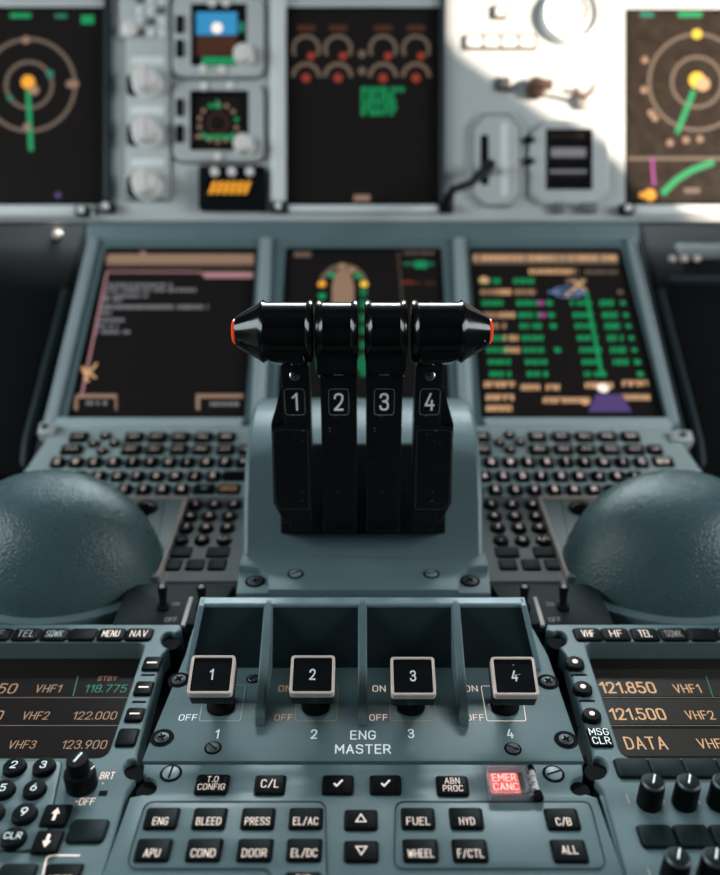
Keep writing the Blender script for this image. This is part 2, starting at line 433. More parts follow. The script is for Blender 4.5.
# pedestal carcass under all the panels, and the dark bay behind the keyboards
bigplate('floor', PED, [(-420, 940), (1140, 940), (880, 575), (-150, 575)], .10, 'black_matt', -.026)
def notch(par, fr, u, v, r):
    f = fr.at(u, v); w = fr.size(u, v, 2*r, 4)[0]/2; mb = MB('black_matt')  # black disc that fills the notch below the panel face
    mb.lathe([(w*1.02, -.014), (w*1.02, -.0032), (0, -.0032)], 'black_matt', n=24); build('notch_fill', mb, f, par)
NOTCH_TL = [(169.5, 640, 10), (133.5, 770, 11.5)]; NOTCH_TR = [(558, 639, 10), (597.5, 769, 12)]
# =================================================================== ENGINE MASTER PANEL
fr = PED.at(363, 690)
T = thing('engine_control_unit', 'blue-grey ENG MASTER panel with four hooded bays behind the square switches', 'control panel', fr)

out = [(193, 628), (533, 628)] + [(548, 655)] + [(583, 757), (584, 761), (142, 761), (144, 755), (185, 655)]
mb = MB('teal_paint'); mb.prism(fr.poly(out), -.012, 0, .0008); build('base_plate', mb, fr, T)
# hood
Hh, lean = .036, .020
yb = fr.px(363, 668)[1]; yt = yb+lean
yf1 = fr.px(363, 727)[1]
def fx(u, v, h=0): return fr.px(u, v, h)[0]
xL, xR = fx(199, 603, Hh), fx(526, 603, Hh)
xL0, xR0 = fx(186, 668), fx(541, 668)
tk = .0056
mb = MB('hood_inner_dark', 'teal_paint')
def wedge(mb, x0a, x1a, prof, m, x0b=None, x1b=None):
    """side profile (y,z) extruded from x0 to x1"""
    n = len(prof); vs = [(x0a(z) if callable(x0a) else x0a, y, z) for y, z in prof]+[(x1a(z) if callable(x1a) else x1a, y, z) for y, z in prof]
    fs = [(i, (i+1) % n, n+(i+1) % n, n+i) for i in range(n)]+[tuple(range(n))[::-1], tuple(range(n, 2*n))]
    mb.add(vs, fs, m)
# panel floors stop at the sloping back wall, which has a darker colour
lx0 = lambda z: xL0+(xL-xL0)*z/Hh
lx1 = lambda z: xR0+(xR-xR0)*z/Hh
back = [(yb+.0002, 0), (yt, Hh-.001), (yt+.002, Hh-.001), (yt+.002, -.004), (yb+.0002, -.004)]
wedge(mb, lambda z: lx0(max(z, 0))+.002, lambda z: lx1(max(z, 0))-.002, back, 'hood_inner_dark')
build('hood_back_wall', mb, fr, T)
mb = MB('teal_paint')
rim = [(yt-.0015, Hh-.0035), (yt-.0015, Hh), (yt+.006, Hh), (yt+.010, Hh-.004), (yt+.010, 0), (yt+.002, 0), (yt+.002, Hh-.0035)]
wedge(mb, xL, xR, rim, 'teal_lighter_paint'); build('hood_rim', mb, fr, T, bevel=.0012)
for s in (-1, 1):
    mb = MB('teal_paint'); f = (lx0 if s < 0 else lx1)
    prof = [(yb-.002, 0), (yt-.003, Hh), (yt+.006, Hh), (yt+.010, Hh-.004), (yt+.010, 0)]
    a = (lambda z: f(z)) ; b = (lambda z: f(z)-s*.0035)
    wedge(mb, a if s < 0 else b, b if s < 0 else a, prof, 'teal_lighter_paint'); build('hood_side', mb, fr, T, bevel=.0006)
for u in (268.5, 362.5, 455.5):
    xc = fx(u, 603, Hh); mb = MB('teal_paint')
    prof = [(yf1, 0), (yf1+.002, .006), (yb-.004, Hh*.72), (yt-.001, Hh), (yt+.004, Hh), (yt+.004, 0)]
    wedge(mb, xc-tk/2, xc+tk/2, prof, 'teal_paint'); build('divider_fin', mb, fr, T, bevel=.0012)
mb = MB('black_matt')
# legends of the panel, engraved on one thin layer
LG = MB('white_legend')
def leg(t, u, v, hpx, m='white_legend', bold=.012, sx=.86, F=fr, L_=LG, h=.0003):
    x, y = F.px(u, v, h); _, hh = F.size(u, v, 4, hpx, h)
    L_.text(t, x, y, hh, h, m, bold=bold, sx=sx)
for t, u, v in (('1', 217, 734), ('2', 314, 734), ('3', 411, 733.5), ('4', 510, 733.5)): leg(t, u, v, 8.2, bold=.03, sx=.72)
leg('ENG', 363, 735, 8, bold=.035, sx=.88); leg('MASTER', 363, 749, 8.3, bold=.035, sx=.88)
for t, u, v, mm in (('OFF', 188, 717.5, 'white_legend'), ('ON', 285, 688.5, 'gold_legend'), ('OFF', 283.5, 717.5, 'gold_legend'),
                    ('ON', 379, 688.5, 'warm_legend'), ('OFF', 378.5, 717.5, 'warm_legend'), ('ON', 471, 688.5, 'warm_legend'), ('OFF', 475, 717.5, 'warm_legend')):
    leg(t, u, v, 5.6, mm, bold=.015, sx=.92)
slots = [(197, 240, 200, 246), (294, 337, 292, 338), (388, 431, 390, 432), (486, 521, 483, 527)]
SL = [((199, 721), (240, 721), (246, 685), (206, 685)), ((295, 721), (337, 721), (338, 685), (297, 685)), ((390, 721), (432, 721), (431, 685), (390, 685)), ((487, 721), (526, 721), (521, 686), (481, 686))]
for q, mm in zip(SL, ('grey_legend', 'bronze_line', 'bronze_line', 'warm_legend')):
    pts = fillet(fr.poly(q, .0002), .0015, 3); LG.line(pts, .00045, .0003, mm, True)
build('engraved_legend', LG, fr, T)
for u, v in ((179, 680), (162, 738), (548, 682), (566, 740)):
    c = fr.px(u, v); mb = MB('black_matt')
    mb.prism(circ(c[0], c[1], .0068, 24), -.003, .0002, 0); build('screw_recess', mb, fr, T)
    screw(T, fr, u, v, 7.0, 'cross', .0003, 20+u % 40, False)
screw(T, fr, 213, 748, 6.5, 'slot', 0, -40); screw(T, fr, 513, 749, 6.5, 'slot', 0, -30); screw(T, fr, 253, 679, 5, 'slot', 0, 40)

# square master switches
for i, (u, v, num) in enumerate(((211.5, 674.5, '1'), (312.5, 674.5, '2'), (413, 676, '3'), (514.5, 676, '4'))):
    su = (221, 316, 411, 505)[i]
    ff = fr.at(su, 706)
    side = ('leftmost of the four', 'second from the left', 'third from the left', 'rightmost, dust across its face')[i]
    K = thing('engine_master_switch', f'square black switch with pale metal rim marked {num}, {side}', 'switch', ff, 'engine master switches')
    # head: position from its image centre at its own height
    hgt = .034
    hc = fr.at(u, v, hgt); w = 44.5/FPX*(hc.O-CAM).dot(CF)
    base = Vector((0, 0, 0)); top = ff.M.inverted() @ hc.O
    R = Matrix.Rotation(rad(22), 4, 'X'); X = Matrix.Translation(top) @ R
    mb = MB('black_satin'); mb.tube([(0, 0, -.006), (0, 0, .004), top-(R @ Vector((0, 0, .012)))], [.0052, .0046, .0042], n=14)
    mb.lathe([(.0085, -.0003), (.0085, .0015), (.0055, .004), (.0045, .0045)], 'black_matt', n=18); build('stem', mb, ff, K)
    mb = MB('black_satin'); hh = w*.93
    mb.prism(rrect(0, 0, w*.985, hh*.985, .0016), -.013, -.003, .0008, 'black_satin', xf=X); build('switch_head', mb, ff, K)
    mb = MB('bronze'); hm = MB('bronze')
    o = rrect(0, 0, w, hh, .0020, 4); hl = rrect(0, 0, w-.0032, hh-.0032, .0010, 4)
    mb.plate(o, [hl], -.0045, .0006, .0004, 'bronze'); mb.v = [X @ p for p in mb.v]; build('metal_rim', mb, ff, K, 'pale bronze metal rim')
    mb = MB('black_satin'); mb.prism(rrect(0, 0, w-.0031, hh-.0031, .0010), -.003, 0, 0, 'key_black', xf=X)
    mb.text(num, 0, 0, hh*.25, .0002, 'lit_white' if False else 'lever_white', bold=.04, xf=X, sx=.72); 
    if num == '4': mb.box((.0012, .0004, .0003), (.0046, .0003, .0001), 'grey_legend', X @ Matrix.Rotation(rad(9), 4, 'Z')); mb.box((0, hh*.28, .0003), (.0006, .0005, .0001), 'grey_legend', X)
    build('face', mb, ff, K)

# =================================================================== ECAM CONTROL PANEL
fr = PED.at(363, 820)
T = thing('system_display_control_panel', 'blue-grey keypad panel with APU, DOOR and FUEL keys below the ENG MASTER panel', 'control panel', fr)
out = [(144, 764), (582, 764), (583, 775)] + [(581, 776)]+arc(580, 786, 10, 9, 110, 300, 8)+[(597, 797), (638, 915), (88, 915), (130, 797)]+arc(147, 786, 10, 9, -110, 110, 8)+[(146, 775), (143, 775)]
mb = MB('teal_paint'); mb.prism(fr.poly(out), -.012, 0, .0010); build('base_plate', mb, fr, T)
notch(T, fr, 147, 786.5, 11); notch(T, fr, 579.5, 786.5, 11)
for q in ([(146, 802), (325, 802), (326, 868), (328, 905), (269, 905), (272, 868), (128, 868), (131, 850)],
          [(396, 802), (589, 802), (593, 815), (606, 868), (395, 868)]):
    mb = MB('teal_paint'); mb.prism(fillet(fr.poly(q, .0014), .005), -.001, .0014, .0010)
    mb.line(fillet(fr.poly(q, 0.0), .005), .0012, .0002, 'slate_paint', True)
    build('raised_key_surround', mb, fr, T)
rt = .0014
fk = fr.off(0, 0, rt)
top_ = [(212, 783, 31, 19, ['T.O', 'CONFIG']), (270, 783.5, 29, 18.5, ['C/L']), (452.5, 784.5, 30, 19, ['ABN', 'PROC'])]
for u, v, w, h, l in top_:
    key(T, fr, u, v, w, h, l, ts=.29 if len(l) > 1 else .40, tm='warm_legend', bold=.012)
for u in (338, 385.5): key(T, fr, u, 783.5, 29, 18.5, glyph='tick')
key(T, fr, 361, 818.5, 31, 19.5, glyph='tri_up'); key(T, fr, 361.3, 850, 32, 20.5, glyph='tri_dn')
for u, v, t in ((161.5, 817, 'ENG'), (209.5, 817, 'BLEED'), (258, 817, 'PRESS'), (306, 817, 'EL/AC'), (418, 817, 'FUEL'), (466.5, 817, 'HYD'), (562.5, 817.5, 'C/B'),
                (153, 848.5, 'APU'), (204, 848.5, 'COND'), (255, 848.5, 'DOOR'), (304.5, 848.5, 'EL/DC'), (420.5, 849, 'WHEEL'), (470, 849, 'F/CTL'), (569.5, 849.5, 'ALL')):
    key(T, fk, u, v, 31.5 if v < 830 else 33, 20.5 if v < 830 else 22, [t], ts=.34, dy=-.20 if t != 'ALL' else -.02, tw=min(.76, .2+.13*len(t)) if len(t) > 3 else .46, bold=.012)
key(T, fk, 302.5, 882, 34, 22, ['CAB', 'PRESS'], ts=.27)
screw(T, fr, 171, 773.5, 8.3, 'slot', 0, 85, dark=False); screw(T, fr, 553.5, 774, 8.3, 'slot', 0, 20, dark=False)
# guarded red key
key(T, fr, 505, 782, 29, 20, ['EMER', 'CANC'], hgt=.0018, m='red_lit', tm='lit_white', ts=.33, label='red lit key', bold=.03)
gf = fr.at(509, 781.5, .004).off(0, 0, -.004)
mb = MB('trans_cover', 'trans_edge'); W, H = fr.size(508, 781, 43, 29)
mb.plate(rrect(0, 0, W, H, .0012), [rrect(0, 0, W-.0024, H-.0024, .0008)], .0003, .0052, .0004, 'trans_edge')
mb.prism(rrect(0, 0, W, H, .0012), .0053, .0058, .0002)
mb.plate(rrect(-.001, 0, W-.0035, H-.002, .001), [rrect(-.001, 0, W-.0055, H-.0045, .0008)], .0058, .0064, .0002, 'trans_edge')
G = build('clear_guard', mb, gf, T, 'clear plastic guard over the red key')
mb = MB('knob_cream'); hx = W/2+.0016
mb.tube([(hx, H/2-.001, .0030), (hx+.0008, -H/2+.002, .0030)], .0016, 'panel_grey_bright')
for yy in (H*.22, 0, -H*.22): mb.tube([(hx, yy+.0006, .003), (hx, yy-.0006, .003)], .0022, 'panel_grey_bright')
mb.tube([(hx-.0004, H/2+.0006, .003), (hx, H/2-.0022, .003)], .0025, 'black_gloss'); mb.tube([(hx+.0006, -H/2+.0030, .003), (hx+.0010, -H/2-.0008, .003)], .0028, 'black_gloss')
build('hinge', mb, gf, G)

# =================================================================== RADIO PANELS
fr = PED.at(70, 760)
TL = thing('radio_management_panel', 'radio panel at left edge reading 118.775, with round number keys', 'radio panel', fr, 'radio management panels')
out = [(-140, 624), (180, 624), (182, 630)] + arc(170, 640, 9, 8, 60, 260, 8)[:] + [(162, 655), (137, 752)] + arc(133, 769, 10, 10, 70, 280, 8) + [(127, 790), (96, 900), (-140, 900)]
hole = fillet(fr.poly([(-130, 642), (146, 642), (107, 757.5), (-130, 757.5)]), [0, .006, .007, 0])
mb = MB('teal_paint'); mb.plate(fr.poly(out), [hole], -.016, 0, .0009); build('base_plate', mb, fr, TL)
for q in NOTCH_TL:
    notch(TL, fr, *q)
def radio_screen(T, fr, rows, x0, x1, big):
    mb = MB('screen_glass'); d = -.014
    mb.prism(fr.poly([(x0, 646), (x1, 646), (x1, 764), (x0, 764)], d), d-.002, d, 0)
    z = d+.0002
    def tx(t, a, b, v, h, m, bo=.01):
        u = (a+b)/2; x, y = fr.px(u, v, z); W_, hh = fr.size(u, v, b-a, h, z); mb.text(t, x, y, hh, z, m, w=W_*.97, bold=bo)
    # panes between the rows, slightly lighter than the black gaps
    for a, b in ((669, 696), (699, 724), (729, 756)):
        mb.flatpoly(fr.poly([(x0, a), (x1, a), (x1, b), (x0, b)], d+.0001), d+.0001, 'screen_glass' if not big else 'screen_warm')
    for v in (697.5, 725.5):
        mb.line(fr.poly([(x0, v), (x1, v)], z), .0006, z, 'lit_taupe')
    rows(mb, tx, z); return build('screen', mb, fr, T)
def rl(mb, tx, z):
    A = 'lit_amber_dim'
    tx('121.850', -40, 17, 688.5, 9, A, .02); tx('VHF1', 36, 61, 688.5, 7, A); tx('STBY', 98, 117, 678.5, 4, A); tx('118.775', 85, 127, 688.5, 7, 'lit_green_dim')
    mb.line(fr.poly([(73, 696), (78, 676)], z), .0006, z, 'lit_green_dim')
    tx('121.500', -50, 3, 715.5, 9, A, .02); tx('VHF2', 23, 49, 715.5, 7.2, A); tx('122.000', 73, 117, 715.5, 7.2, A)
    tx('DATA', -55, -20, 744.5, 9, A, .02); tx('VHF3', 9, 36, 744.5, 7.5, A); tx('123.900', 62, 107, 744.5, 7.8, A)
radio_screen(TL, fr, rl, -130, 148, False)
for u, t in ((26, 'TEL'), (54.5, 'SQWK'), (82.5, ''), (111, 'MENU'), (139, 'NAV'), (-3, 'HF')):
    key(TL, fr, u, 633.5, 26, 11.5, [t] if t else [], ts=.52, hgt=.0015, tm='warm_legend' if t in ('MENU', 'NAV') else 'grey_legend', tw=.62 if len(t) > 2 else .45, bold=.0, r=.0022, name='page_key')
for u, v in ((152, 662.5), (143.5, 687), (134.5, 713.5)): key(TL, fr, u, v, 16.5, 13, glyph='dash', tm='lit_white', name='line_key')
key(TL, fr, 127, 736, 19, 17, name='line_key')
for u, v in ((148, 675), (139, 702)):
    f = fr.at(u, v); W, H = fr.size(u, v, 14, 1.6); mb = MB('black_matt'); mb.prism(rrect(0, 0, W, H, H/2), -.001, .0003, 0); build('groove_mark', mb, f, TL)
q = fillet(fr.poly([(-130, 760), (62, 760), (43, 850), (-130, 850)], .0012), [0, .004, .010, 0])
mb = MB('teal_paint'); mb.prism(q, -.001, .0012, .0009); mb.line(q, .0011, .0003, 'slate_paint', True); build('raised_key_surround', mb, fr, TL)
fk = fr.off(0, 0, .0012)
for u, v, t in ((14, 764.5, '2'), (43.5, 764.5, '3'), (3, 787.5, '5'), (34, 787, '6'), (-9, 811, '8'), (24, 811.5, '9'), (13, 835.5, 'CLR'), (-20, 836, '0')):
    rkey(TL, fk, u, v, 11 if v < 800 else 12, t, tm='white_legend', th=.36 if t != 'CLR' else .28, bold=.03, name='number_key')
key(TL, fk, 55.5, 814, 25, 21, glyph='up', tm='warm_legend'); key(TL, fk, 47, 840.5, 25.5, 22, glyph='dn', tm='warm_legend')
key(TL, fr, 87.5, 829.5, 36, 23, name='blank_key', r=.0025, m='key_grey')
key(TL, fr, 17, 871, 36, 17, name='blank_key', r=.002, m='key_grey'); key(TL, fr, 61.5, 874, 36, 23, ['VOICE'], ts=.28, dy=-.22, name='voice_key', tw=.6)
mb = MB('warm_legend'); mb.line(fillet(fr.poly([(41, 884), (47, 855.5), (80, 855.5)], .0002), [0, .003, 0]), .0009, .0003, 'warm_legend')
def leg2(mb, fr, t, u, v, hpx, m='white_legend', bold=.02, sx=.74, h=.0003):
    x, y = fr.px(u, v, h); _, hh = fr.size(u, v, 4, hpx, h); mb.text(t, x, y, hh, h, m, bold=bold, sx=sx)
leg2(mb, fr, 'BRT', 107.5, 775.5, 6.5, 'warm_legend', sx=.62); leg2(mb, fr, '-OFF', 85, 801.5, 6.5, 'warm_legend'); leg2(mb, fr, '.', 104, 780, 7)
build('engraved_legend', mb, fr, TL)
mb = MB('black_matt'); W, H = fr.size(103, 793.5, 8.5, 5); mb.prism(rrect(0, 0, W, H, .0003), -.001, .0003); build('light_sensor', mb, fr.at(103, 793.5), TL)
# brightness knob
f = fr.at(82, 785); mb = MB('key_black')
mb.lathe([(.0084, 0), (.0084, .009), (.0079, .0105), (.0058, .0112), (.0058, .018), (.0055, .0192), (0, .0194)], 'key_black', n=32)
mb.box((.0, .001, .0196), (.0009, .0065, .0005), 'white_legend', Matrix.Rotation(rad(-22), 4, 'Z'))
mb.box((.0055, .0042, .0107), (.0006, .003, .0008), 'white_legend', Matrix.Rotation(rad(-22), 4, 'Z')); build('brightness_knob', mb, f, TL)
# two rails along the left edge gap
mb = MB('teal_lighter_paint')
mb.tube([(*PED.px(125, 797, -.004), -.004), (*PED.px(95, 905, -.004), -.004)], .0014); tag(build('panel_rail', mb, PED), 'thin pale rail in the dark gap left of the APU key panel', 'rail')
mb = MB('teal_lighter_paint')
mb.tube([(*PED.px(602, 797, -.004), -.004), (*PED.px(634, 905, -.004), -.004)], .0014); tag(build('panel_rail', mb, PED), 'thin pale rail in the dark gap right of the C/B and ALL keys', 'rail')

fr = PED.at(655, 760)
TR = thing('radio_management_panel', 'radio panel at right edge reading 121.850 and 121.500 above rows of small knobs', 'radio panel', fr, 'radio management panels')
out = [(866, 624), (547, 624), (546, 630)] + arc(558, 639, 9, 8, 120, -80, 8) + [(566, 655), (593, 752)] + arc(597, 768, 11, 11, 110, -100, 8) + [(603, 790), (634, 900), (866, 900)]
hole = fillet(fr.poly([(856, 642), (584, 642), (622, 757.5), (856, 757.5)]), [0, .006, .007, 0])
mb = MB('teal_paint'); mb.plate(fr.poly(out), [hole], -.016, 0, .0009); build('base_plate', mb, fr, TR)
for q in NOTCH_TR:
    notch(TR, fr, *q)
def rr(mb, tx, z):
    A = 'lit_amber'
    tx('121.850', 600, 655, 687.5, 10, A, .035); tx('VHF1', 674, 700, 688.5, 7.8, A); tx('STBY', 728, 747, 679, 4, A)
    mb.line(fr.poly([(706, 676), (713, 697)], z), .0006, z, 'lit_green_dim')
    tx('121.500', 610, 665, 714, 10.3, A, .035); tx('VHF2', 686, 714, 715, 8, A)
    tx('DATA', 625, 666, 743, 11.5, A, .02); tx('VHF3', 698, 730, 743.5, 9, A)
radio_screen(TR, fr, rr, 578, 856, True)
for u, t in ((588, 'VHF'), (616, 'HF'), (645, 'TEL'), (673.5, 'SQWK'), (702, ''), (730, 'MENU')):
    key(TR, fr, u, 633.5, 26, 12, [t] if t else [], ts=.52, hgt=.0015, tm='warm_legend' if t != 'SQWK' else 'dim_legend', tw=.62 if len(t) > 3 else .45, bold=.0, r=.0022, name='page_key')
for u, v in ((575, 661.5), (583, 686.5), (592, 713.5)): rkey(TR, fr, u, v, 9.2, dot='lit_white', name='line_key')
key(TR, fr, 600, 736, 21, 18, ['MSG', 'CLR'], ts=.36, tm='white_legend', name='message_clear_key')
for u, v in ((579, 675), (587, 701)):
    f = fr.at(u, v); W, H = fr.size(u, v, 16, 1.6); mb = MB('black_matt'); mb.prism(rrect(0, 0, W, H, H/2), -.001, .0003, 0); build('groove_mark', mb, f, TR)
for (v, us, kv, ku) in ((766.5, (633.5, 667.5, 701.5, 736), 808, (649, 684, 719, 754)), (834.5, (657, 693.5, 730), 884, (673, 710, 747))):
    for u in us: key(TR, fr, u, v, 33.5, 18.5 if v < 800 else 22, name='blank_key', r=.002, m='key_grey', hgt=.002)
    for u in ku:
        f = fr.at(u, kv-5); mb = MB('black_gloss')
        prof = [(.0066, 0), (.0064, .010), (.0060, .0150)]
        mb.lathe(prof+[(.0052, .0162), (.0044, .0166), (0, .0166)], 'key_black', n=28, mats=['key_black', 'key_black', 'dark_steel', 'key_grey', 'key_grey'])
        mb.box((0, .001, .0167), (.0008, .0060, .0005), 'white_legend', Matrix.Rotation(rad(-25), 4, 'Z'))
        build('volume_knob', mb, f, TR)
        mb = MB('grey_legend'); mb.line([(-.0105, .0055), (-.0105, -.0005)], .0006, .0003); 
        build('scale_mark', mb, f, TR)

# =================================================================== SWITCH STRIPS ABOVE THE RADIO PANELS
for s in (-1, 1):
    U = lambda u: u if s < 0 else 726-u
    fr = PED.at(U(160), 605)
    T = thing('toggle_switch_panel', 'dark little toggle switch panel marked OFF, ' + ('left' if s < 0 else 'right') + ' of the ENG MASTER hood', 'switch panel', fr, 'toggle switch panels')
    h = -.006
    mb = MB('dark_edge'); mb.prism(fillet(fr.poly([(U(129), 584), (U(236), 584), (U(208), 624), (U(112), 624)], h), .003), h-.008, h, .0006, 'dark_edge'); build('base_plate', mb, fr, T)
    mb = MB('bronze_edge'); mb.prism(fr.poly([(U(189.5), 598), (U(193), 598), (U(185), 626), (U(181), 626)], h), h-.001, h+.001, 0); build('edge_strip', mb, fr, T, 'pale bronze strip')
    for u in (163, 202):
        f = fr.at(U(u), 608, h); mb = MB('black_gloss')
        mb.lathe([(.0045, 0), (.0045, .002), (.003, .0025)], 'black_matt', n=16)
        mb.tube([(0, 0, .001), (0, .003, .008), (0, .0045, .015)], [.0022, .0028, .0036], 'black_matt')
        mb.tube([(0, .0045, .0150), (0, .0047, .0165)], [.0020, .0010], 'bronze_edge'); build('toggle_lever', mb, f, T)
    mb = MB('grey_legend'); leg2(mb, fr, 'OFF', U(171), 619.5, 4.0, 'dim_legend', h=h+.0003); leg2(mb, fr, 'ON', U(176), 604, 3.4, 'dim_legend', h=h+.0003); build('engraved_legend', mb, fr, T)

# =================================================================== KEYBOARDS
def keyboard(s):
    U = lambda u: u if s < 0 else 726-u
    fr = ALP.at(U(150), 460)
    T = thing('keyboard', 'grey-blue keyboard with small black letter keys, ' + ('left' if s < 0 else 'right') + ' of the thrust levers', 'keyboard', fr, 'keyboards beside the thrust levers')
    mb = MB('keyboard_paint'); mb.prism(fillet(fr.poly([(U(56), 426), (U(262), 426), (U(262), 496.5), (U(0), 496.5), (U(18), 480)]), [.008, 0, 0, 0, .005]), -.012, 0, .001); build('letter_key_plate', mb, fr, T)
    nf = NUM.at(U(200), 530)
    mb = MB('panel_dark' if False else 'slate_grey'); mb.prism(nf.poly([(U(60), 496.5), (U(262), 496.5), (U(262), 581), (U(30), 581)]), -.012, 0, .001); build('number_key_plate', mb, nf, T)
    n = 0
    if s < 0:
        R1 = [(78, 'DIR'), (134, 'PERF'), (157, 'INIT'), (180, 'NAV'), (203, 'MAIL'), (226, 'SURV')]
        R2 = [(71, 'FPLN', 20), (131, 'DEST', 19), (154, 'SEC', 17), (178, 'ATC', 17), (201, 'MSG', 17), (225, 'CLR', 17), (245, 'UP', 12)]
        rows = [(461, [57, 75.5, 94, 113, 132, 150, 168.5, 187, 206, 225, 243], 'QWERTYUIOP*'), (475, [79, 98, 117.5, 137, 156, 175, 194, 213], 'ASDFGHJK'), (488, [85, 104.5, 124, 143, 162, 181], 'ZXCVBN')]
        dia = [(93, 442.5), (105, 434.5), (114, 442), (101.5, 450)]
        num = [(503, (195, 214, 233.5)), (514.5, (190, 209, 229)), (526, (186, 206, 227)), (538, (181, 202, 224))]
    else:
        R1 = [(481, 'DIR'), (538, 'PERF'), (562, 'INIT'), (585, 'NAV'), (608, 'MAIL'), (631, 'SURV')]
        R2 = [(482, 'FPLN', 18), (540, 'DEST', 19), (564, 'SEC', 18), (587, 'ATC', 18), (611, 'MSG', 18), (635, 'CLR', 18), (656, 'UP', 13)]
        rows = [(461, [491.5, 510.5, 529, 547.5, 566.5, 585, 604, 623, 642], 'QWERTYUIO'), (475, [485, 503.5, 523, 542, 561.5, 580, 599, 618, 636], 'ASDFGHJKL'), (488.5, [476, 496, 516, 535, 555, 574.5, 594, 613], 'ZXCVBNM/')]
        dia = [(500, 441.5), (509.5, 434), (520.5, 441), (511, 448.5)]
        num = [(503, (491, 512, 532.5)), (514.5, (494.5, 515, 536)), (526, (498, 519, 539.5)), (538.5, (501, 522.5, 543.5))]
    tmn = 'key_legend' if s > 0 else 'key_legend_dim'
    kw = dict(hgt=.0030, bold=.015)
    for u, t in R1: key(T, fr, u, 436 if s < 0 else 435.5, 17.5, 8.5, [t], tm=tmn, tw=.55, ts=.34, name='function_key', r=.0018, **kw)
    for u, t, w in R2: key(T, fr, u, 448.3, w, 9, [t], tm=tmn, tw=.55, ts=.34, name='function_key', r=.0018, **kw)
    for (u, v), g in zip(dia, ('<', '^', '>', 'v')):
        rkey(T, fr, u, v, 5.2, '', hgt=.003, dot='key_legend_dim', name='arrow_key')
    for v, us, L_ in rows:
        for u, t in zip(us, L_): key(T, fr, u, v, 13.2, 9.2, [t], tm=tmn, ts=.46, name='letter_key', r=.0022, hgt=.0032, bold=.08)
    if s < 0:
        key(T, fr, 236, 475, 26, 10, name='function_key', r=.0018); key(T, fr, 204, 488.3, 21, 10, ['SP'], tm='grey_legend', name='function_key', r=.0018); key(T, fr, 228.5, 488.3, 22, 10, ['ENTER'], tm='lit_amber_dim', tw=.7, ts=.45, name='function_key', r=.0018)
    else:
        key(T, fr, 663.5, 461, 20, 9.5, ['BKSP'], tm='warm_legend', tw=.6, ts=.45, name='function_key', r=.0018)
    q = iter(['1', '2', '3', '4', '5', '6', '7', '8', '9', '.', '0', '+/-'])
    for v, us in num:
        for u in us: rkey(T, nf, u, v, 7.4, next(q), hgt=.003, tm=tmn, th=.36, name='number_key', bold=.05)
    for u, w in (((178, 26), (218, 22)) if s < 0 else ((507, 23), (546, 24))): key(T, nf, u, 551, w, 9.5, name='blank_key', r=.0012, m='key_grey')
    for u in ((172, 195, 217) if s < 0 else (508, 531, 554)): key(T, nf, u, 563.5, 17, 10, name='blank_key', r=.0012, m='key_grey')

keyboard(-1); keyboard(1)

# =================================================================== PALM RESTS
def palm(s):
    U = lambda u: u if s < 0 else 726-u
    fr = NUM.at(U(60), 590, -.004)
    T = thing('palm_rest', 'rounded blue-grey leather palm rest ' + ('at the left edge, over the left keyboard' if s < 0 else 'at the right edge, over the right keyboard'), 'palm rest', fr, 'palm rests')
    # trackball console beside the dome
    pf = NUM.at(U(150), 540, .006)
    mb = MB('teal_paint'); mb.prism([(x, y) for x, y in pf.poly([(U(60), 497.5), (U(186.5), 497.5), (U(157), 577), (U(20), 577)])], -.010, 0, .0006); 
    mb.line(pf.poly([(U(165), 499), (U(154), 560)], .0002), .0008, .0003, 'slate_paint'); build('cursor_console', mb, pf, T)
    mb = MB('bronze_edge'); mb.prism(pf.poly([(U(185), 497), (U(189), 497), (U(159.5), 577), (U(156), 577)]), -.010, .0012, .0004)
    mb.prism(pf.poly([(U(60), 496.5), (U(188), 496.5), (U(187), 499.5), (U(60), 499.5)]), -.010, .0012, .0004); build('metal_edging', mb, pf, T, 'pale bronze edging')
    bf = pf.at(U(146), 509); mb = MB('black_gloss'); mb.lathe([(.010, 0), (.010, .001), (.0075, .004), (.004, .0055), (0, .006)], n=24); build('trackball', mb, bf, T)
    # base skirt
    mb = MB('teal_paint'); bs = [(U(-60), 612)]
    # dome: an egg-shaped cushion
    cx, cy = fr.px(U(PRM['u']), PRM['v']); n, m = 64, 24; vs = []; fs = []
    for j in range(m+1):
        ph = math.pi/2*j/m
        for i in range(n):
            a = 2*math.pi*i/n; ca, sa = math.cos(a), math.sin(a)
            rx = PRM['rx']*(1+.10*max(ca, 0)**2); ry = PRM['ry']
            e = .86
            k = math.cos(ph)**PRM['e'] if j < m else 0
            x = rx*ca*k; y = ry*sa*k; z = PRM['h']*math.sin(ph)
            x -= .010*math.sin(ph)           # crown leans outboard
            y += .012*math.sin(ph)
            vs.append((-s*x+cx, y+cy, z))
    for j in range(m):
        for i in range(n):
            k = (i+1) % n; q = (j*n+i, j*n+k, (j+1)*n+k, (j+1)*n+i); fs.append(q if s < 0 else q[::-1])
    mb = MB('teal_leather'); mb.add(vs, fs, 'teal_leather'); build('cushion', mb, fr, T)
    mb = MB('slate_paint'); mb.prism([(cx-s*(PRM['rx']*1.10*math.cos(t)*(1.08 if math.cos(t) > 0 else 1)), cy+PRM['ry']*1.10*math.sin(t)) for t in [2*math.pi*i/48 for i in range(48)]], -.012, .004, .002, 'teal_paint'); build('base_skirt', mb, fr, T)
PRM = dict(u=62, v=572, rx=.074, ry=.060, h=.074, e=.72)
palm(-1); palm(1)

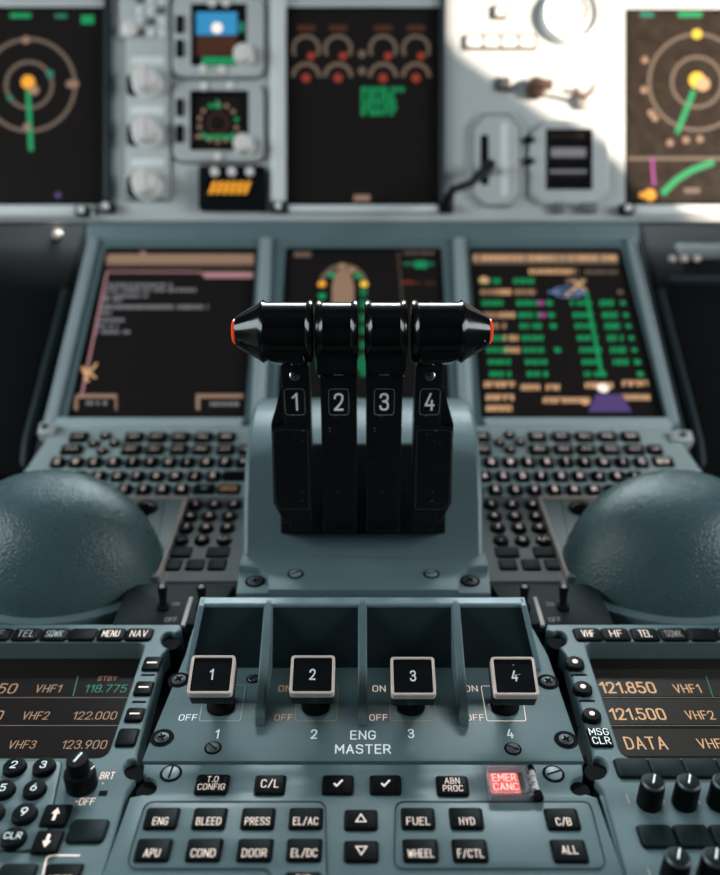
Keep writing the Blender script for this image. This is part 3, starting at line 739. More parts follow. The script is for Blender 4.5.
# =================================================================== THRUST LEVER QUADRANT
LV = Fr(P(CU, 450, .58), CX, CUP, -CF)
def lv(v, z): return (-(v-CV)/FPX*z - LVO[0], -(z-.58))
LVO = (-(450-CV)/FPX*.58,)
fr = PED.at(363, 580)
T = thing('thrust_lever_quadrant', 'blue-grey rounded drum housing with screwed flange carrying the four thrust levers', 'lever housing', fr)
rows = [(562, .632), (547, .637), (500, .640), (460, .650), (436, .664), (418, .681), (406, .700), (400, .722), (398, .75)]
front = [lv(*r) for r in rows]
def solid(mb, prof, x0, x1, m):
    n = len(prof); vs = [(x0, y, z) for y, z in prof]+[(x1, y, z) for y, z in prof]
    mb.add(vs, [((i+1) % n, i, n+i, n+(i+1) % n) for i in range(n)]+[tuple(range(n)), tuple(range(n, 2*n))[::-1]], m)
mb = MB('teal_paint'); solid(mb, front+[lv(430, .79), lv(556, .72)], -.0905, .0905, 'teal_paint'); build('drum', mb, LV, T, bevel=.004)
mb = MB('teal_paint'); hh = .012
fl = [(242, 553), (485, 553), (488, 565.5), (466, 567), (460, 573), (459, 589.5), (268, 589.5), (267, 573), (261, 567), (239, 565.5)]
mb.prism(fillet(fr.poly(fl, hh), [0, 0, 0, .004, .004, 0, 0, .004, .004, 0]), 0, hh, .0012); build('flange', mb, fr, T)
mb = MB('teal_paint'); mb.prism(fr.poly([(241, 558), (487, 558), (491, 593), (236, 593)], .006), -.016, .006, .0008); build('base_plate', mb, fr, T)
screw(T, fr, 255, 581.5, 7.5, 'cross', .0062, 15); screw(T, fr, 470, 581, 7.5, 'cross', .0062, 40)
screw(T, fr, 295.5, 574, 6, 'slot', hh+.0002, 35, dark=False); screw(T, fr, 431.5, 574, 6, 'slot', hh+.0002, 15, dark=False)
mb = MB('black_matt'); solid(mb, [lv(534, .622), lv(500, .625), (lv(444, .634)), lv(443, .66), lv(534, .66)], -.0605, .0605, 'black_matt'); build('slot_cover', mb, LV, T, bevel=.002)

FRONT = [(340, .530), (362, .541), (385, .553), (405, .562), (440, .573), (500, .583), (522, .588), (534, .594)]
FP = [lv(*r) for r in FRONT]
def nf(y):
    for (a, na), (b, nb) in zip(FP, FP[1:]):
        if b <= y <= a: return na+(nb-na)*(y-a)/(b-a)
    return FP[0][1] if y > FP[0][0] else FP[-1][1]
def zof(v):
    for (a, na), (b, nb) in zip(FRONT, FRONT[1:]):
        if a <= v <= b: return na+(nb-na)*(v-a)/(b-a)
    return FRONT[-1][1]
def ribbon(mb, rows, depth, lift, m):
    """rows of (v, x_left, x_right) in metres laid on the lever's curved front, extruded back"""
    ks = sorted(set([r[0] for r in rows]+[r[0] for r in FRONT if rows[0][0] < r[0] < rows[-1][0]])); rr_ = []
    for v in ks:
        for p, q in zip(rows, rows[1:]):
            if p[0] <= v <= q[0]: t = (v-p[0])/(q[0]-p[0]); rr_.append((v, p[1]+(q[1]-p[1])*t, p[2]+(q[2]-p[2])*t)); break
    rows = rr_; vs = []; fs = []; n = len(rows)
    for v, a, b in rows:
        y, z = lv(v, zof(v)); z += lift
        vs += [(a, y, z), (b, y, z), (b, y, z-depth), (a, y, z-depth)]
    for i in range(n-1):
        p, q = 4*i, 4*i+4
        for k in range(4): j = (k+1) % 4; fs.append((q+k, q+j, p+j, p+k))
    fs.append((3, 2, 1, 0)[::-1]); e = 4*(n-1); fs.append((e+3, e+2, e+1, e))
    mb.add(vs, fs, m)
centres = [-.0449, -.0160, .0140, .0440]
for i, c in enumerate(centres):
    num = str(i+1); outer = i in (0, 3); sg = -1 if i < 2 else 1
    org = LV.off(c, 0, 0)
    lab = ('black thrust lever numbered 1, leftmost, with tapered grip and red button', 'black thrust lever numbered 2 with short round grip, left of centre',
           'black thrust lever numbered 3 with short round grip, right of centre', 'black thrust lever numbered 4, rightmost, with tapered grip and red button')[i]
    T = thing('thrust_lever', lab, 'thrust lever', org, 'thrust levers')
    mb = MB('black_satin')
    if outer:
        X = lambda d: sg*d    # d measured outboard of the lever centre
        def rws(lst): return [(v, min(X(a), X(b)), max(X(a), X(b))) for v, a, b in lst]
        ribbon(mb, rws([(350, -.0100, .0078), (384, -.0100, .0078), (430, -.0100, .0078), (512, -.0100, .0078), (530, -.0095, .0050)]), .020, 0, 'black_satin')
        build('arm', mb, org, T, bevel=.0009)
        mb = MB('black_satin')
        ribbon(mb, rws([(386, .0060, .0092), (405, .0060, .0128), (424, .0060, .0170), (503, .0060, .0170), (512, .0060, .0140), (524, .0060, .0095)]), .022, -.003, 'black_satin')
        build('side_flange', mb, org, T, bevel=.0008)
        mb = MB('black_satin')
        ribbon(mb, rws([(426, -.0085, .0105), (429, -.0085, .0158), (502, -.0085, .0158), (510, -.0085, .0125)]), .004, .0012, 'black_satin')
        build('cover_plate', mb, org, T, bevel=.0008)
        wl = MB('dark_steel'); t = MB('dark_steel')  # thin line drawn along the plate rim as its edge highlight
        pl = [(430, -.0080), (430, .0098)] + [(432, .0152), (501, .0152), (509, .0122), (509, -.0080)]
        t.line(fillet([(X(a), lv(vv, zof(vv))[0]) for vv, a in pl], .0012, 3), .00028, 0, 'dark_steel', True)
        wl.add([(p[0], p[1], nf(p[1])+.0016) for p in t.v], t.f, 'dark_steel'); build('edge_highlight', wl, org, T)
        mb = MB('steel'); y, z = lv(375.5, zof(375.5)); f = LV.off(c+X(-.0010), y, z+.0006)
        mb.lathe([(.0034, 0), (.0034, .0008), (.0026, .0013), (0, .0013)], 'steel', n=20)
        for a in (20, 110): mb.box((0, 0, .0014), (.0038, .0007, .0005), 'black_matt', Matrix.Rotation(rad(a), 4, 'Z'))
        mb.ring(0, 0, .0020, .0025, .0012, m='black_matt', n=20); build('screw', mb, f, T)
    else:
        ribbon(mb, [(345, -.0125, .0125), (385, -.0120, .0120), (430, -.0120, .0120), (532, -.0115, .0115)], .024, 0, 'black_satin')
        build('arm', mb, org, T, bevel=.0010)
    # number plate: outlined digit on the lever's front
    mb = MB('grey_legend'); yc, _ = lv(402, zof(402)); yb_ = lv(415, zof(415))[0]; yt_ = lv(389, zof(389))[0]
    on = lambda p: (p[0], p[1], nf(p[1])+.0006+(0 if not outer else .0001))
    w = .0132; pts = fillet([(-w/2, yb_), (w/2, yb_), (w/2, yt_), (-w/2, yt_)], .0025, 4)
    t = MB('grey_legend'); t.line(pts, .00022, 0, 'grey_legend', True); mb.add([on(p) for p in t.v], t.f, 'grey_legend')
    mb.text(num, 0, yc, .0100, 0, 'lever_white', bold=.035, fn=on, sx=.80); build('number_mark', mb, org, T)
    # grip
    hy, hz = lv(331.5, .527); Rg = .0192
    XX = Matrix.Translation((0, hy, hz)) @ Matrix.Rotation(rad(90), 4, 'Y')
    mb = MB('black_gloss')
    if outer:
        s0, s1 = (-.0145, .0185)
        prof = [(Rg-.003, s0), (Rg, s0+.0008), (Rg+.0006, s0+.002), (Rg, s0+.0032), (Rg-.0012, s0+.0045), (Rg-.0012, s1-.0045), (Rg-.0006, s1-.003), (Rg+.0004, s1-.0018), (Rg-.0006, s1),
                (Rg-.0016, s1+.001), (.0100, s1+.0142), (.0092, s1+.0152), (0, s1+.0153)]
        prof = [(r, sg*zz) for r, zz in prof]
        if sg < 0: prof = prof[::-1]
        mb.lathe(prof, 'black_gloss', n=56, xf=XX)
        build('grip', mb, org, T)
        # neck under the grip, sweeping in to the arm
        mb = MB('black_satin'); pr = [(-.0105, lv(368, .545)[0]), (.0080, lv(366, .545)[0]), (.0110, lv(363, .53)[0]), (.0322, lv(346, .522)[0]), (.0322, hy-.004), (-.0105, hy)]
        pts = [(sg*a, b) for a, b in pr]; mb.prism(pts, hz-.010, hz+.010, .004, 'black_gloss', steps=4); build('grip_neck', mb, org, T)
        mb = MB('red_plastic_glow'); e = sg*(s1+.0153)
        mb.lathe([(.0078, e-sg*.001), (.0078, e+sg*.0012), (.006, e+sg*.0022), (0, e+sg*.0025)][::1 if sg > 0 else -1], 'red_plastic_glow', n=32, xf=XX); build('red_button', mb, org, T, 'small red button on the grip end')
    else:
        a = .0130
        prof = [(Rg-.003, -a), (Rg, -a+.0008), (Rg+.0006, -a+.002), (Rg, -a+.0032), (Rg-.0012, -a+.0045), (Rg-.0012, a-.0045), (Rg, a-.0032), (Rg+.0006, a-.002), (Rg, a-.0008), (Rg-.003, a)]
        mb.lathe(prof, 'black_gloss', n=56, xf=XX); build('grip', mb, org, T)
        mb = MB('black_gloss'); mb.prism([(-.0120, lv(378, .55)[0]), (.0120, lv(378, .55)[0]), (.0125, hy), (-.0125, hy)], hz-.012, hz+.010, .002); build('grip_neck', mb, org, T)

# =================================================================== LOWER INSTRUMENT ROW
fr = MID.at(363, 330)
T = thing('lower_instrument_fascia', 'blue-grey fascia framing the three lower displays above the keyboards', 'fascia', fr)
out = fr.poly([(93, 236), (633, 236), (682, 431), (40, 431)])
H1 = fr.poly([(107, 249), (256, 249), (243, 417), (69, 417)]); H2 = fr.poly([(287, 249), (440, 249), (449, 417), (278, 417)]); H3 = fr.poly([(470, 249), (620, 249), (663, 417), (483, 417)])
mb = MB('teal_paint'); mb.plate(fillet(out, .006), [fillet(h, .003) for h in (H1, H2, H3)], -.025, 0, .002, 'teal_paint', 'black_matt'); build('frame', mb, fr, T)
# raised rounded posts between and beside the displays
for a, b, w in (((94, 240), (50, 425), .010), ((266, 240), (258, 425), .013), ((459, 240), (467, 425), .013), ((630, 240), (674, 425), .008)):
    (x0, y0), (x1, y1) = fr.px(*a), fr.px(*b); mb = MB('post_paint'); d = Vector((x1-x0, y1-y0)); L = d.length; d.normalize()
    X = Matrix.Translation(((x0+x1)/2, (y0+y1)/2, 0)) @ Matrix.Rotation(math.atan2(d.y, d.x), 4, 'Z')
    mb.prism(rrect(0, 0, L, w, .002), -.002, .006, .0035, xf=X, steps=4); build('post', mb, fr, T)
for q in ([(50, 419), (243, 419), (241, 429), (46, 429)], [(484, 419), (668, 419), (673, 429), (486, 429)]):
    mb = MB('post_paint'); mb.prism(fr.poly(q), -.002, .0035, .0015, steps=3); build('lower_trim', mb, fr, T)
TB = TOP.at(363, 235, .0)
mb = MB('teal_paint'); bx = [TOP.px(u, v, .01) for u, v in ((86, 221), (640, 221), (640, 246), (86, 246))]
bx = [(x-TOP.px(363, 235)[0], y-TOP.px(363, 235)[1]) for x, y in bx]
mb.prism(fillet(bx, .008), -.03, .010, .004, 'teal_paint', steps=4); build('top_ledge', mb, TB, T)
def hardware(par, F, u, v, h=.0, w=12, hh=12):
    f = F.at(u, v, h); W, H = F.size(u, v, w, hh, h); mb = MB('panel_grey'); mb.prism(rrect(0, 0, W, H, .003), -.006, .008, .003); mb.lathe([(.003, .008), (.003, .010), (0, .0105)], 'dark_steel', n=12); build('corner_latch', mb, f, par)
hardware(T, fr, 47, 432, .004, 14, 12); hardware(T, fr, 681, 440, .004, 20, 12)

def display(name, label, F, corners, draw, group, glass='screen_glass', depth=-.004, bez=.006):
    cu = sum(c[0] for c in corners)/4; cv = sum(c[1] for c in corners)/4
    f = F.at(cu, cv, depth); T = thing(name, label, 'display', f, group)
    q = f.poly(corners)
    mb = MB('black_matt'); mb.plate(inset(ccw(q), -.004), [inset(ccw(q), bez*.0+.001)], -.015, .001, .0006, 'black_matt'); build('bezel', mb, f, T)
    mb = MB(glass); mb.prism(q, -.004, 0, 0, glass)
    class D:
        def px(s, u, v): return f.px(u, v, .0003)
        def rect(s, u0, v0, u1, v1, m, z=.0003): mb.flatpoly(f.poly([(u0, v0), (u1, v0), (u1, v1), (u0, v1)], z), z, m)
        def poly(s, p, m, z=.0003): mb.flatpoly(f.poly(p, z), z, m)
        def line(s, p, wpx, m, closed=False, z=.0004): mb.line(f.poly(p, z), f.size(cu, cv, wpx, 2)[0], z, m, closed)
        def ring(s, u, v, r0, r1, m, a0=0, a1=360, ky=1, z=.0003):
            x, y = f.px(u, v, z); k = f.size(u, v, 1, 1)[0]; mb.ring(x, y, r0*k, r1*k, z, .0, m, a0, a1, ky=ky)
        def disc(s, u, v, r, m, z=.0004):
            x, y = f.px(u, v, z); k = f.size(u, v, 1, 1)[0]; mb.flatpoly(circ(x, y, r*k, 14), z, m)
        def text(s, t, u, v, hpx, m, sx=1, b=.01, z=.0004):
            x, y = f.px(u, v, z); mb.text(t, x, y, f.size(u, v, 2, hpx)[1], z, m, bold=b, sx=sx)
        def dashes(s, u0, u1, v, h, m, seed=0, z=.0003):
            """a run of unreadable small characters as little blocks"""
            rg = random.Random(seed); u = u0
            while u < u1:
                w = rg.uniform(2.2, 4.5); s.rect(u, v-h/2, min(u+w, u1), v+h/2, m, z); u += w+rg.uniform(.8, 1.6)
                if rg.random() < .15: u += 2.5
    draw(D()); build('screen', mb, f, T); return T

def d_left(d):
    d.rect(106, 254, 254, 264, 'lit_sand'); d.rect(106, 265.5, 254, 267, 'lit_taupe')
    d.disc(143, 252, 3, 'lit_pink')
    d.line([(79, 408), (107, 272), (200, 272), (206, 276), (255, 276)], 2.2, 'lit_pink')
    d.rect(204, 272, 254, 278, 'lit_pink')
    for k, (a, b, v) in enumerate(((108, 172, 285), (106, 197, 290), (104, 148, 296), (101, 122, 300), (99, 208, 307), (98, 112, 313), (97, 124, 320), (96, 118, 326), (95, 131, 332))):
        d.dashes(a, b, v, 3.4 if k != 4 else 4.2, 'lit_grey', k)
    for p in (((82, 368), (96, 378)), ((82, 372), (90, 368)), ((84, 380), (97, 363)), ((82, 366), (88, 382))): d.line(p, 2.6, 'lit_amber', z=.0005)
    d.rect(74, 394, 117, 410, 'lit_sand'); d.rect(78, 398, 115, 410, 'screen_glass', .0005); d.dashes(86, 108, 403, 4, 'lit_grey', 31, .0007)
    d.rect(196, 394, 243, 410, 'lit_sand'); d.rect(200, 398, 243, 410, 'screen_glass', .0005); d.dashes(210, 240, 404, 4, 'lit_grey', 32, .0007)
display('flight_management_display', 'lower left display with grey text lines on black and a pink border line', MID, [(105, 248), (256, 248), (243, 417), (69, 417)], d_left, 'lower displays')
def d_mid(d):
    d.ring(343, 287, 20, 25, 'lit_taupe', 0, 180, 1.35); 
    d.poly([(332, 310), (332, 285), (336, 272), (343, 268), (350, 272), (354, 285), (354, 310)], 'lit_sand')
    for u, v, m in ((322, 284, 'lit_orange'), (332, 275, 'lit_green'), (342, 266, 'lit_amber_dim'), (352, 270, 'lit_amber_dim'), (358, 276, 'lit_green'), (364, 284, 'lit_yellow'), (322, 296, 'lit_green')): d.disc(u, v, 4.2, m)
    for v in (292, 304, 318, 330, 345, 358, 372): d.rect(360, v-4, 367, v+4, 'lit_green_soft')
    for v in (306, 320, 336, 352): d.rect(318, v-4, 325, v+4, 'lit_green_soft')
    d.rect(317, 358, 369, 370, 'lit_green_soft')
    d.rect(294, 252, 311, 257, 'lit_taupe'); d.line([(398, 250), (402, 300)], 1, 'lit_taupe')
    d.dashes(404, 434, 252.5, 3.5, 'lit_taupe', 4); d.rect(415, 261, 427, 268, 'lit_green'); d.dashes(402, 436, 283, 3, 'lit_brown', 5); d.rect(402, 281, 414, 284, 'lit_red')
    d.dashes(404, 434, 264, 3, 'lit_green_dim', 6)
display('system_display', 'lower centre display behind the thrust grips with an oval green and orange diagram', MID, [(287, 248), (440, 248), (449, 417), (278, 417)], d_mid, 'lower displays')
def d_right(d):
    d.rect(472, 253, 618, 264, 'lit_taupe'); d.dashes(474, 616, 258, 5, 'lit_amber', 9, .0005)
    for u in (503, 541, 580, 614): d.disc(u, 258, 3.4, 'lit_amber', .0007)
    d.dashes(529, 578, 271.5, 5, 'lit_amber', 10); d.dashes(585, 620, 272, 4, 'lit_taupe', 11)
    sk = lambda u, v: u+(v-250)*(u-363)/363*.36
    for k, v in enumerate((281, 292, 303, 315, 326, 338, 350, 362, 374)):
        col2 = 'lit_green' if k % 2 == 0 or k > 2 else 'lit_amber_dim'
        cols = [(474, 494, 'lit_green' if k in (0, 2, 5, 6, 7, 8) else 'lit_amber_dim'), (511-2, 527, 'lit_green' if k != 1 else 'lit_amber_dim'), (560, 578, 'lit_green' if k > 1 else 'lit_taupe')]
        for a, b, m in cols: d.dashes(sk(a, v)+(0 if a != 474 else 2), sk(b, v)+2, v, 5.2, m, k*7+a)
        if k in (1, 3, 5, 6): d.dashes(sk(492, v), sk(506, v), v, 5.5, 'lit_amber', k+50)
        if k in (2, 3, 4, 6): d.disc(sk(540, v), v, 3.6, 'lit_green')
        if k in (2, 3): d.disc(sk(532, v), v, 3.4, 'lit_magenta')
        if k > 1 and k < 8: d.dashes(sk(588, v), sk(602, v), v, 6, 'lit_green', k+90); 
        if k > 0: d.disc(sk(610, v), v, 3 if k < 7 else 3.6, 'lit_green' if k > 1 else 'lit_taupe')
    d.disc(484, 280, 5, 'lit_amber', .0006)
    d.line([(586, 292), (602, 375)], 3.5, 'lit_green')
    d.ring(568, 292, 12, 15.5, 'lit_steelblue', 0, 360, .52, z=.0006); d.line([(548, 292), (586, 292)], 3, 'lit_steelblue', z=.0007); d.line([(566, 296), (584, 280)], 3, 'lit_amber', z=.0007); d.line([(572, 280), (586, 290)], 3, 'lit_amber', z=.0007)
    for a, b, v in ((484, 515, 385), (521, 540, 388), (546, 560, 388), (585, 613, 386), (622, 648, 384), (486, 514, 398), (543, 590, 401), (622, 650, 398), (486, 512, 409)): d.rect(a, v-4, b, v-1, 'lit_amber_dim'); d.dashes(a, b, v, 4.5, 'lit_amber', v+a, .0005)
    d.disc(603, 388, 6, 'lit_white', .0008); d.disc(585, 402, 4, 'lit_amber', .0008)
    d.poly([(596, 394), (622, 394), (632, 412), (588, 412)], 'lit_violet', .0006)
display('flight_management_display', 'lower right display filled with a green and amber data table', MID, [(470, 248), (621, 248), (664, 417), (483, 417)], d_right, 'lower displays')

# folding tables
for s in (-1, 1):
    U = lambda u: u if s < 0 else 726-u
    fr = MID.at(U(0), 340, -.02)
    T = thing('folding_table', 'black folded pilot table ' + ('left of the lower left display' if s < 0 else 'right of the data table display, with a slate cross bar'), 'folding table', fr, 'folding tables')
    mb = MB('black_matt'); mb.prism(fr.poly([(U(-190), 224), (U(84), 224), (U(20), 475), (U(-190), 475)]), -.02, 0, .001); build('table_top', mb, fr, T)
    mb = MB('slate_paint'); (x0, y0), (x1, y1) = fr.px(U(66), 290, .006), fr.px(U(27), 440, .006)
    mb.tube([(x0, y0, .004), (x1, y1, .004), (x1-s*.0, y1-.04, -.01)], .005); build('side_rail', mb, fr, T)
    if s > 0:
        mb = MB('slate_paint'); (x0, y0) = fr.px(668, 280, .006); mb.box((x0+.10, y0, .006), (.2, .009, .008), 'slate_paint', b=.002); build('cross_bar', mb, fr, T)
        mb = MB('bronze'); (x0, y0) = fr.px(700, 250, .004); mb.box((x0+.04, y0, .002), (.13, .024, .003), 'slate_grey', b=.001)  # window reflection on the table, put in as a slate-grey strip
        for u in (672, 684, 697): mb.lathe([(.004, .003), (.004, .006), (.002, .0075), (0, .008)], 'bronze', n=12, xf=Matrix.Translation((*fr.px(u, 259, .004), .0)))  # sun glints put in as small bronze studs
        build('reflection_strip', mb, fr, T)
    else:
        mb = MB('steel'); mb.lathe([(.0055, 0), (.0055, .004), (.003, .006), (0, .0065)], 'bronze', n=14); build('knob', mb, fr.at(58, 236), T)

# =================================================================== UPPER INSTRUMENT ROW
fr = TOP.at(363, 120)
T = thing('upper_instrument_fascia', 'pale grey upper instrument fascia, sunlit at its right half', 'fascia', fr)
out = fr.poly([(-180, -70), (906, -70), (906, 221), (-180, 221)])
holes = [fr.poly(q) for q in ([(-170, 8), (104, 8), (104, 204), (-170, 204)], [(287, 8), (439, 8), (439, 204), (287, 204)], [(626, 10), (896, 10), (896, 204), (626, 204)])]
mb = MB('panel_grey'); mb.plate(out, holes, -.02, 0, .001, 'panel_grey', 'black_matt'); build('frame', mb, fr, T)
for (u0, v0, u1, v1, m) in ((271, -20, 286, 203, 'panel_grey_bright'), (440, -20, 445, 206, 'slate_paint'), (105, -20, 112, 203, 'slate_paint'), (-150, 206, 95, 218, 'panel_grey_bright'), (288, 206, 440, 214, 'panel_grey_bright'), (630, 206, 880, 217, 'panel_grey_bright')):
    cu, cv = (u0+u1)/2, (v0+v1)/2; W, H = fr.size(cu, cv, u1-u0, v1-v0); mb = MB(m); mb.prism(rrect(0, 0, W, H, .003), 0, .008, .003, m, steps=3); build('trim_bar', mb, fr.at(cu, cv), T)
for u, v in ((279, 208), (446, 208), (108, 208), (626, 210), (84, 212)):
    f = fr.at(u, v, .004); mb = MB('dark_steel'); mb.prism(rrect(0, 0, .018, .012, .003), -.004, .008, .003, 'black_satin'); mb.lathe([(.004, .008), (.004, .011), (0, .012)], 'panel_grey_bright', n=14); build('corner_latch', mb, f, T)

def u_left(d):
    for r in (46, 23): d.ring(29, 85, r-1.8, r+1.8, 'lit_taupe')
    d.line([(28, 90), (31, 151)], 5, 'lit_green'); d.disc(28, 82, 7, 'lit_orange'); d.disc(34, 90, 5, 'lit_amber_dim', .0006)
    for u, v in ((26, 40), (70, 84), (27, 127), (75, 84)): d.disc(u, v, 4, 'lit_sand', .0006)
    d.rect(10, 13, 31, 18, 'lit_green'); d.rect(55, 14, 67, 18, 'lit_green_dim'); d.rect(81, 15, 94, 24, 'lit_green'); d.disc(50, 74, 4, 'lit_green_dim'); d.disc(10, 98, 3, 'lit_green_dim')
    d.disc(58, 195, 3, 'lit_violet')
display('navigation_display', 'upper left display with two compass rings and a green track line', TOP, [(-90, 9), (103, 9), (103, 203), (-90, 203)], u_left, 'upper displays')
def u_mid(d):
    for u in (306, 338, 383, 416):
        d.ring(u, 49, 11, 14.5, 'lit_taupe', -30, 210); d.ring(u, 77, 11, 15, 'lit_taupe', 0, 180)
        d.disc(u+5, 56, 4, 'lit_red'); d.disc(u, 78, 4.6, 'lit_red'); d.rect(u-9, 25, u+9, 31, 'lit_brown')
    d.disc(362, 54, 4, 'lit_taupe'); d.disc(362, 71, 4, 'lit_taupe')
    rg = random.Random(4)
    for k, v in enumerate((89.5, 95.5, 101.5, 107.5, 113)): d.dashes(361, (404, 394, 396, 397, 394)[k], v, 5, 'lit_green', k+70)
    d.rect(354, 195, 370, 201, 'lit_sand')
display('engine_warning_display', 'upper centre display with eight brown dial arcs and a green text block', TOP, [(288, 9), (438, 9), (438, 203), (288, 203)], u_mid, 'upper displays')
def u_right(d):
    for r in (48, 25): d.ring(697, 82, r-1.5, r+1.5, 'lit_taupe')
    d.line([(694, 90), (677, 133)], 5, 'lit_green'); d.disc(697, 80, 8, 'lit_yellow'); d.disc(703, 84, 7, 'lit_amber', .0006); d.disc(697, 34, 5, 'lit_yellow')
    d.rect(678, 9, 702, 17, 'lit_green'); d.rect(640, 12, 654, 17, 'lit_green_dim')
    d.line([(662, 194), (676, 180), (692, 170), (714, 162)], 6, 'lit_green'); d.disc(650, 195, 6, 'lit_orange'); d.disc(642, 195, 3, 'lit_orange')
    d.line([(652, 158), (654, 185)], 2.5, 'lit_magenta'); d.rect(627, 157, 740, 160, 'lit_taupe')
    for u, v in ((651, 113), (644, 90), (686, 140), (700, 139), (645, 60), (670, 143), (655, 118)): d.disc(u, v, 3.5, 'lit_sand', .0006)
    d.rect(684, 188, 700, 193, 'lit_taupe')
display('navigation_display', 'upper right display in sunlight with compass rings and a curved green line', TOP, [(627, 10), (820, 10), (820, 203), (627, 203)], u_right, 'upper displays', glass='screen_dusty')

# standby instruments
for k, (v0, v1, lab) in enumerate(((-2, 80, 'small standby display with blue sky over brown ground'), (84, 164, 'small standby display with a green compass rose below the blue one'))):
    cv = (v0+v1)/2; f = fr.at(219, cv); T = thing('standby_display', lab, 'display', f, 'standby displays')
    W, H = fr.size(219, cv, 90, v1-v0-2); mb = MB('panel_grey')
    sc = [(194, 9), (246, 9), (246, 67), (194, 67)] if k == 0 else [(193, 95), (248, 95), (248, 151), (193, 151)]
    mb.plate(fillet(rrect(0, 0, W, H, .012, 4), 0), [f.poly(sc)], 0, .008, .002, 'panel_grey', 'black_matt'); mb.line(rrect(0, 0, W+.001, H+.001, .012, 4), .0022, .0006, 'dark_edge', True); build('bezel', mb, f, T)
    mb = MB('screen_glass'); z = .0025; mb.prism(f.poly(sc, z), .0005, z, 0); z += .0003
    R = lambda a, b, c, e, m, zz=z: mb.flatpoly(f.poly([(a, b), (c, b), (c, e), (a, e)], zz), zz, m)
    if k == 0:
        R(196, 12, 237, 35, 'lit_blue'); R(196, 36, 237, 56, 'lit_brown'); R(202, 57, 236, 65, 'lit_green'); x, y = f.px(217, 28, z); mb.flatpoly(circ(x, y, .0065, 14), z+.0003, 'lit_white'); R(238, 22, 245, 32, 'lit_green_dim')
    else:
        x, y = f.px(218, 123, z)
        for i in range(14):
            a = 2*math.pi*i/14+.2; mb.flatpoly(circ(x+.022*math.cos(a), y+.022*math.sin(a), .0026, 8), z, 'lit_sand' if i % 4 else 'lit_green')
        R(204, 135, 233, 139, 'lit_green'); mb.flatpoly(f.poly([(213, 108), (222, 108), (217, 99)], z), z, 'lit_green'); R(195, 135, 203, 138, 'lit_sand'); mb.ring(x, y, .010, .012, z, 0, 'lit_brown')
    build('screen', mb, f, T)
    ku = fr.at(244, 57 if k == 0 else 146, .008); mb = MB('knob_cream'); mb.lathe([(.0115, 0), (.0110, .012), (.009, .015), (0, .0155)], n=24); build('knob', mb, ku, T)
    for v in ((25, 49) if k == 0 else (108, 134)):
        mb = MB('black_matt'); W2, H2 = fr.size(180, v, 7, 17); mb.prism(rrect(0, 0, W2, H2, .001), 0, .003, .0008); build('side_button', mb, fr.at(180, v, .008), T)
    for u, v in (((203, 69), (222, 70), (212, 3), (226, 3)) if k == 0 else ((204, 87), (230, 86), (218, 157))):
        mb = MB('knob_cream'); mb.lathe([(.005, 0), (.0045, .003), (0, .0035)], n=14); build('small_button', mb, fr.at(u, v, .008), T)
# selector knobs column
f = fr.at(148, 120); T = thing('selector_console', 'narrow grey panel with three cream selector knobs in a column', 'control panel', f)
W, H = fr.size(148, 120, 46, 160); mb = MB('panel_grey'); mb.prism(rrect(0, 0, W, H, .004), 0, .004, .0015); mb.line(rrect(0, 0, W+.001, H+.001, .004), .0022, .0006, 'dark_edge', True); build('base_plate', mb, f, T)
for v in (84, 134, 186):
    mb = MB('dark_edge'); mb.prism(rrect(-.016, -.001, .018, .026, .006), 0, .0006, 0)
    build('scale_window', mb, fr.at(148, v, .004), T)
    mb = MB('knob_cream'); mb.lathe([(.0175, 0), (.0175, .004), (.0150, .0055), (.0145, .020), (.012, .0225), (0, .023)], n=28, mats=['panel_grey_bright', 'panel_grey_bright', 'knob_cream', 'knob_cream', 'knob_cream'])
    mb.box((0, 0, .021), (.007, .026, .008), 'knob_cream', b=.001)
    build('selector_knob', mb, fr.at(148, v, .004), T)
    mb = MB('panel_grey_bright'); W2, H2 = fr.size(148, v, 34, 8); mb.prism(rrect(0, 0, W2, H2, .002), 0, .002, .0008); build('legend_plate', mb, fr.at(148, v-23, .004), T)
f = fr.at(145, 15); T = thing('key_panel', 'small grey panel of pale keys at top above the cream knobs', 'control panel', f)
W, H = fr.size(145, 15, 50, 50); mb = MB('panel_grey'); mb.prism(rrect(0, 0, W, H, .003), 0, .005, .0015); mb.line(rrect(0, 0, W+.001, H+.001, .003), .0022, .0006, 'dark_edge', True); build('base_plate', mb, f, T)
for i in range(3):
    for j in range(4):
        mb = MB('panel_grey_bright' if (i+j) % 3 else 'slate_grey'); W2, H2 = fr.size(145, 15, 8, 7); mb.prism(rrect(0, 0, W2, H2, .001), 0, .003, .001); build('key', mb, fr.at(140+i*11, 0+j*11, .005), T)
mb = MB('knob_cream'); mb.lathe([(.009, 0), (.009, .006), (.006, .008), (0, .008)], n=20); build('knob', mb, fr.at(131, 30, .005), T)
# hazard indicator
f = fr.at(233, 190); T = thing('hazard_striped_indicator', 'black box with orange slanted stripes below the compass standby display', 'indicator', f)
W, H = fr.size(233, 190, 66, 44); mb = MB('black_matt'); mb.prism(rrect(0, 0, W, H, .004), 0, .012, .002); build('housing', mb, f, T)
mb = MB('black_gloss'); W, H = fr.size(231, 191, 46, 17); z = .013
mb.prism(rrect(0, 0, W, H, .002), 0, z, .001)
for k in range(6):
    x0 = -W*.45+k*W*.145; mb.flatpoly([(x0, -H*.36), (x0+W*.095, -H*.36), (x0+W*.195, H*.36), (x0+W*.10, H*.36)], z+.0003, 'lit_orange')
build('striped_window', mb, fr.at(231, 191), T)
for u in (215, 232, 250):
    mb = MB('knob_cream'); mb.lathe([(.0052, 0), (.0050, .005), (0, .0058)], n=16); build('small_button', mb, fr.at(u, 172.5, .011), T)

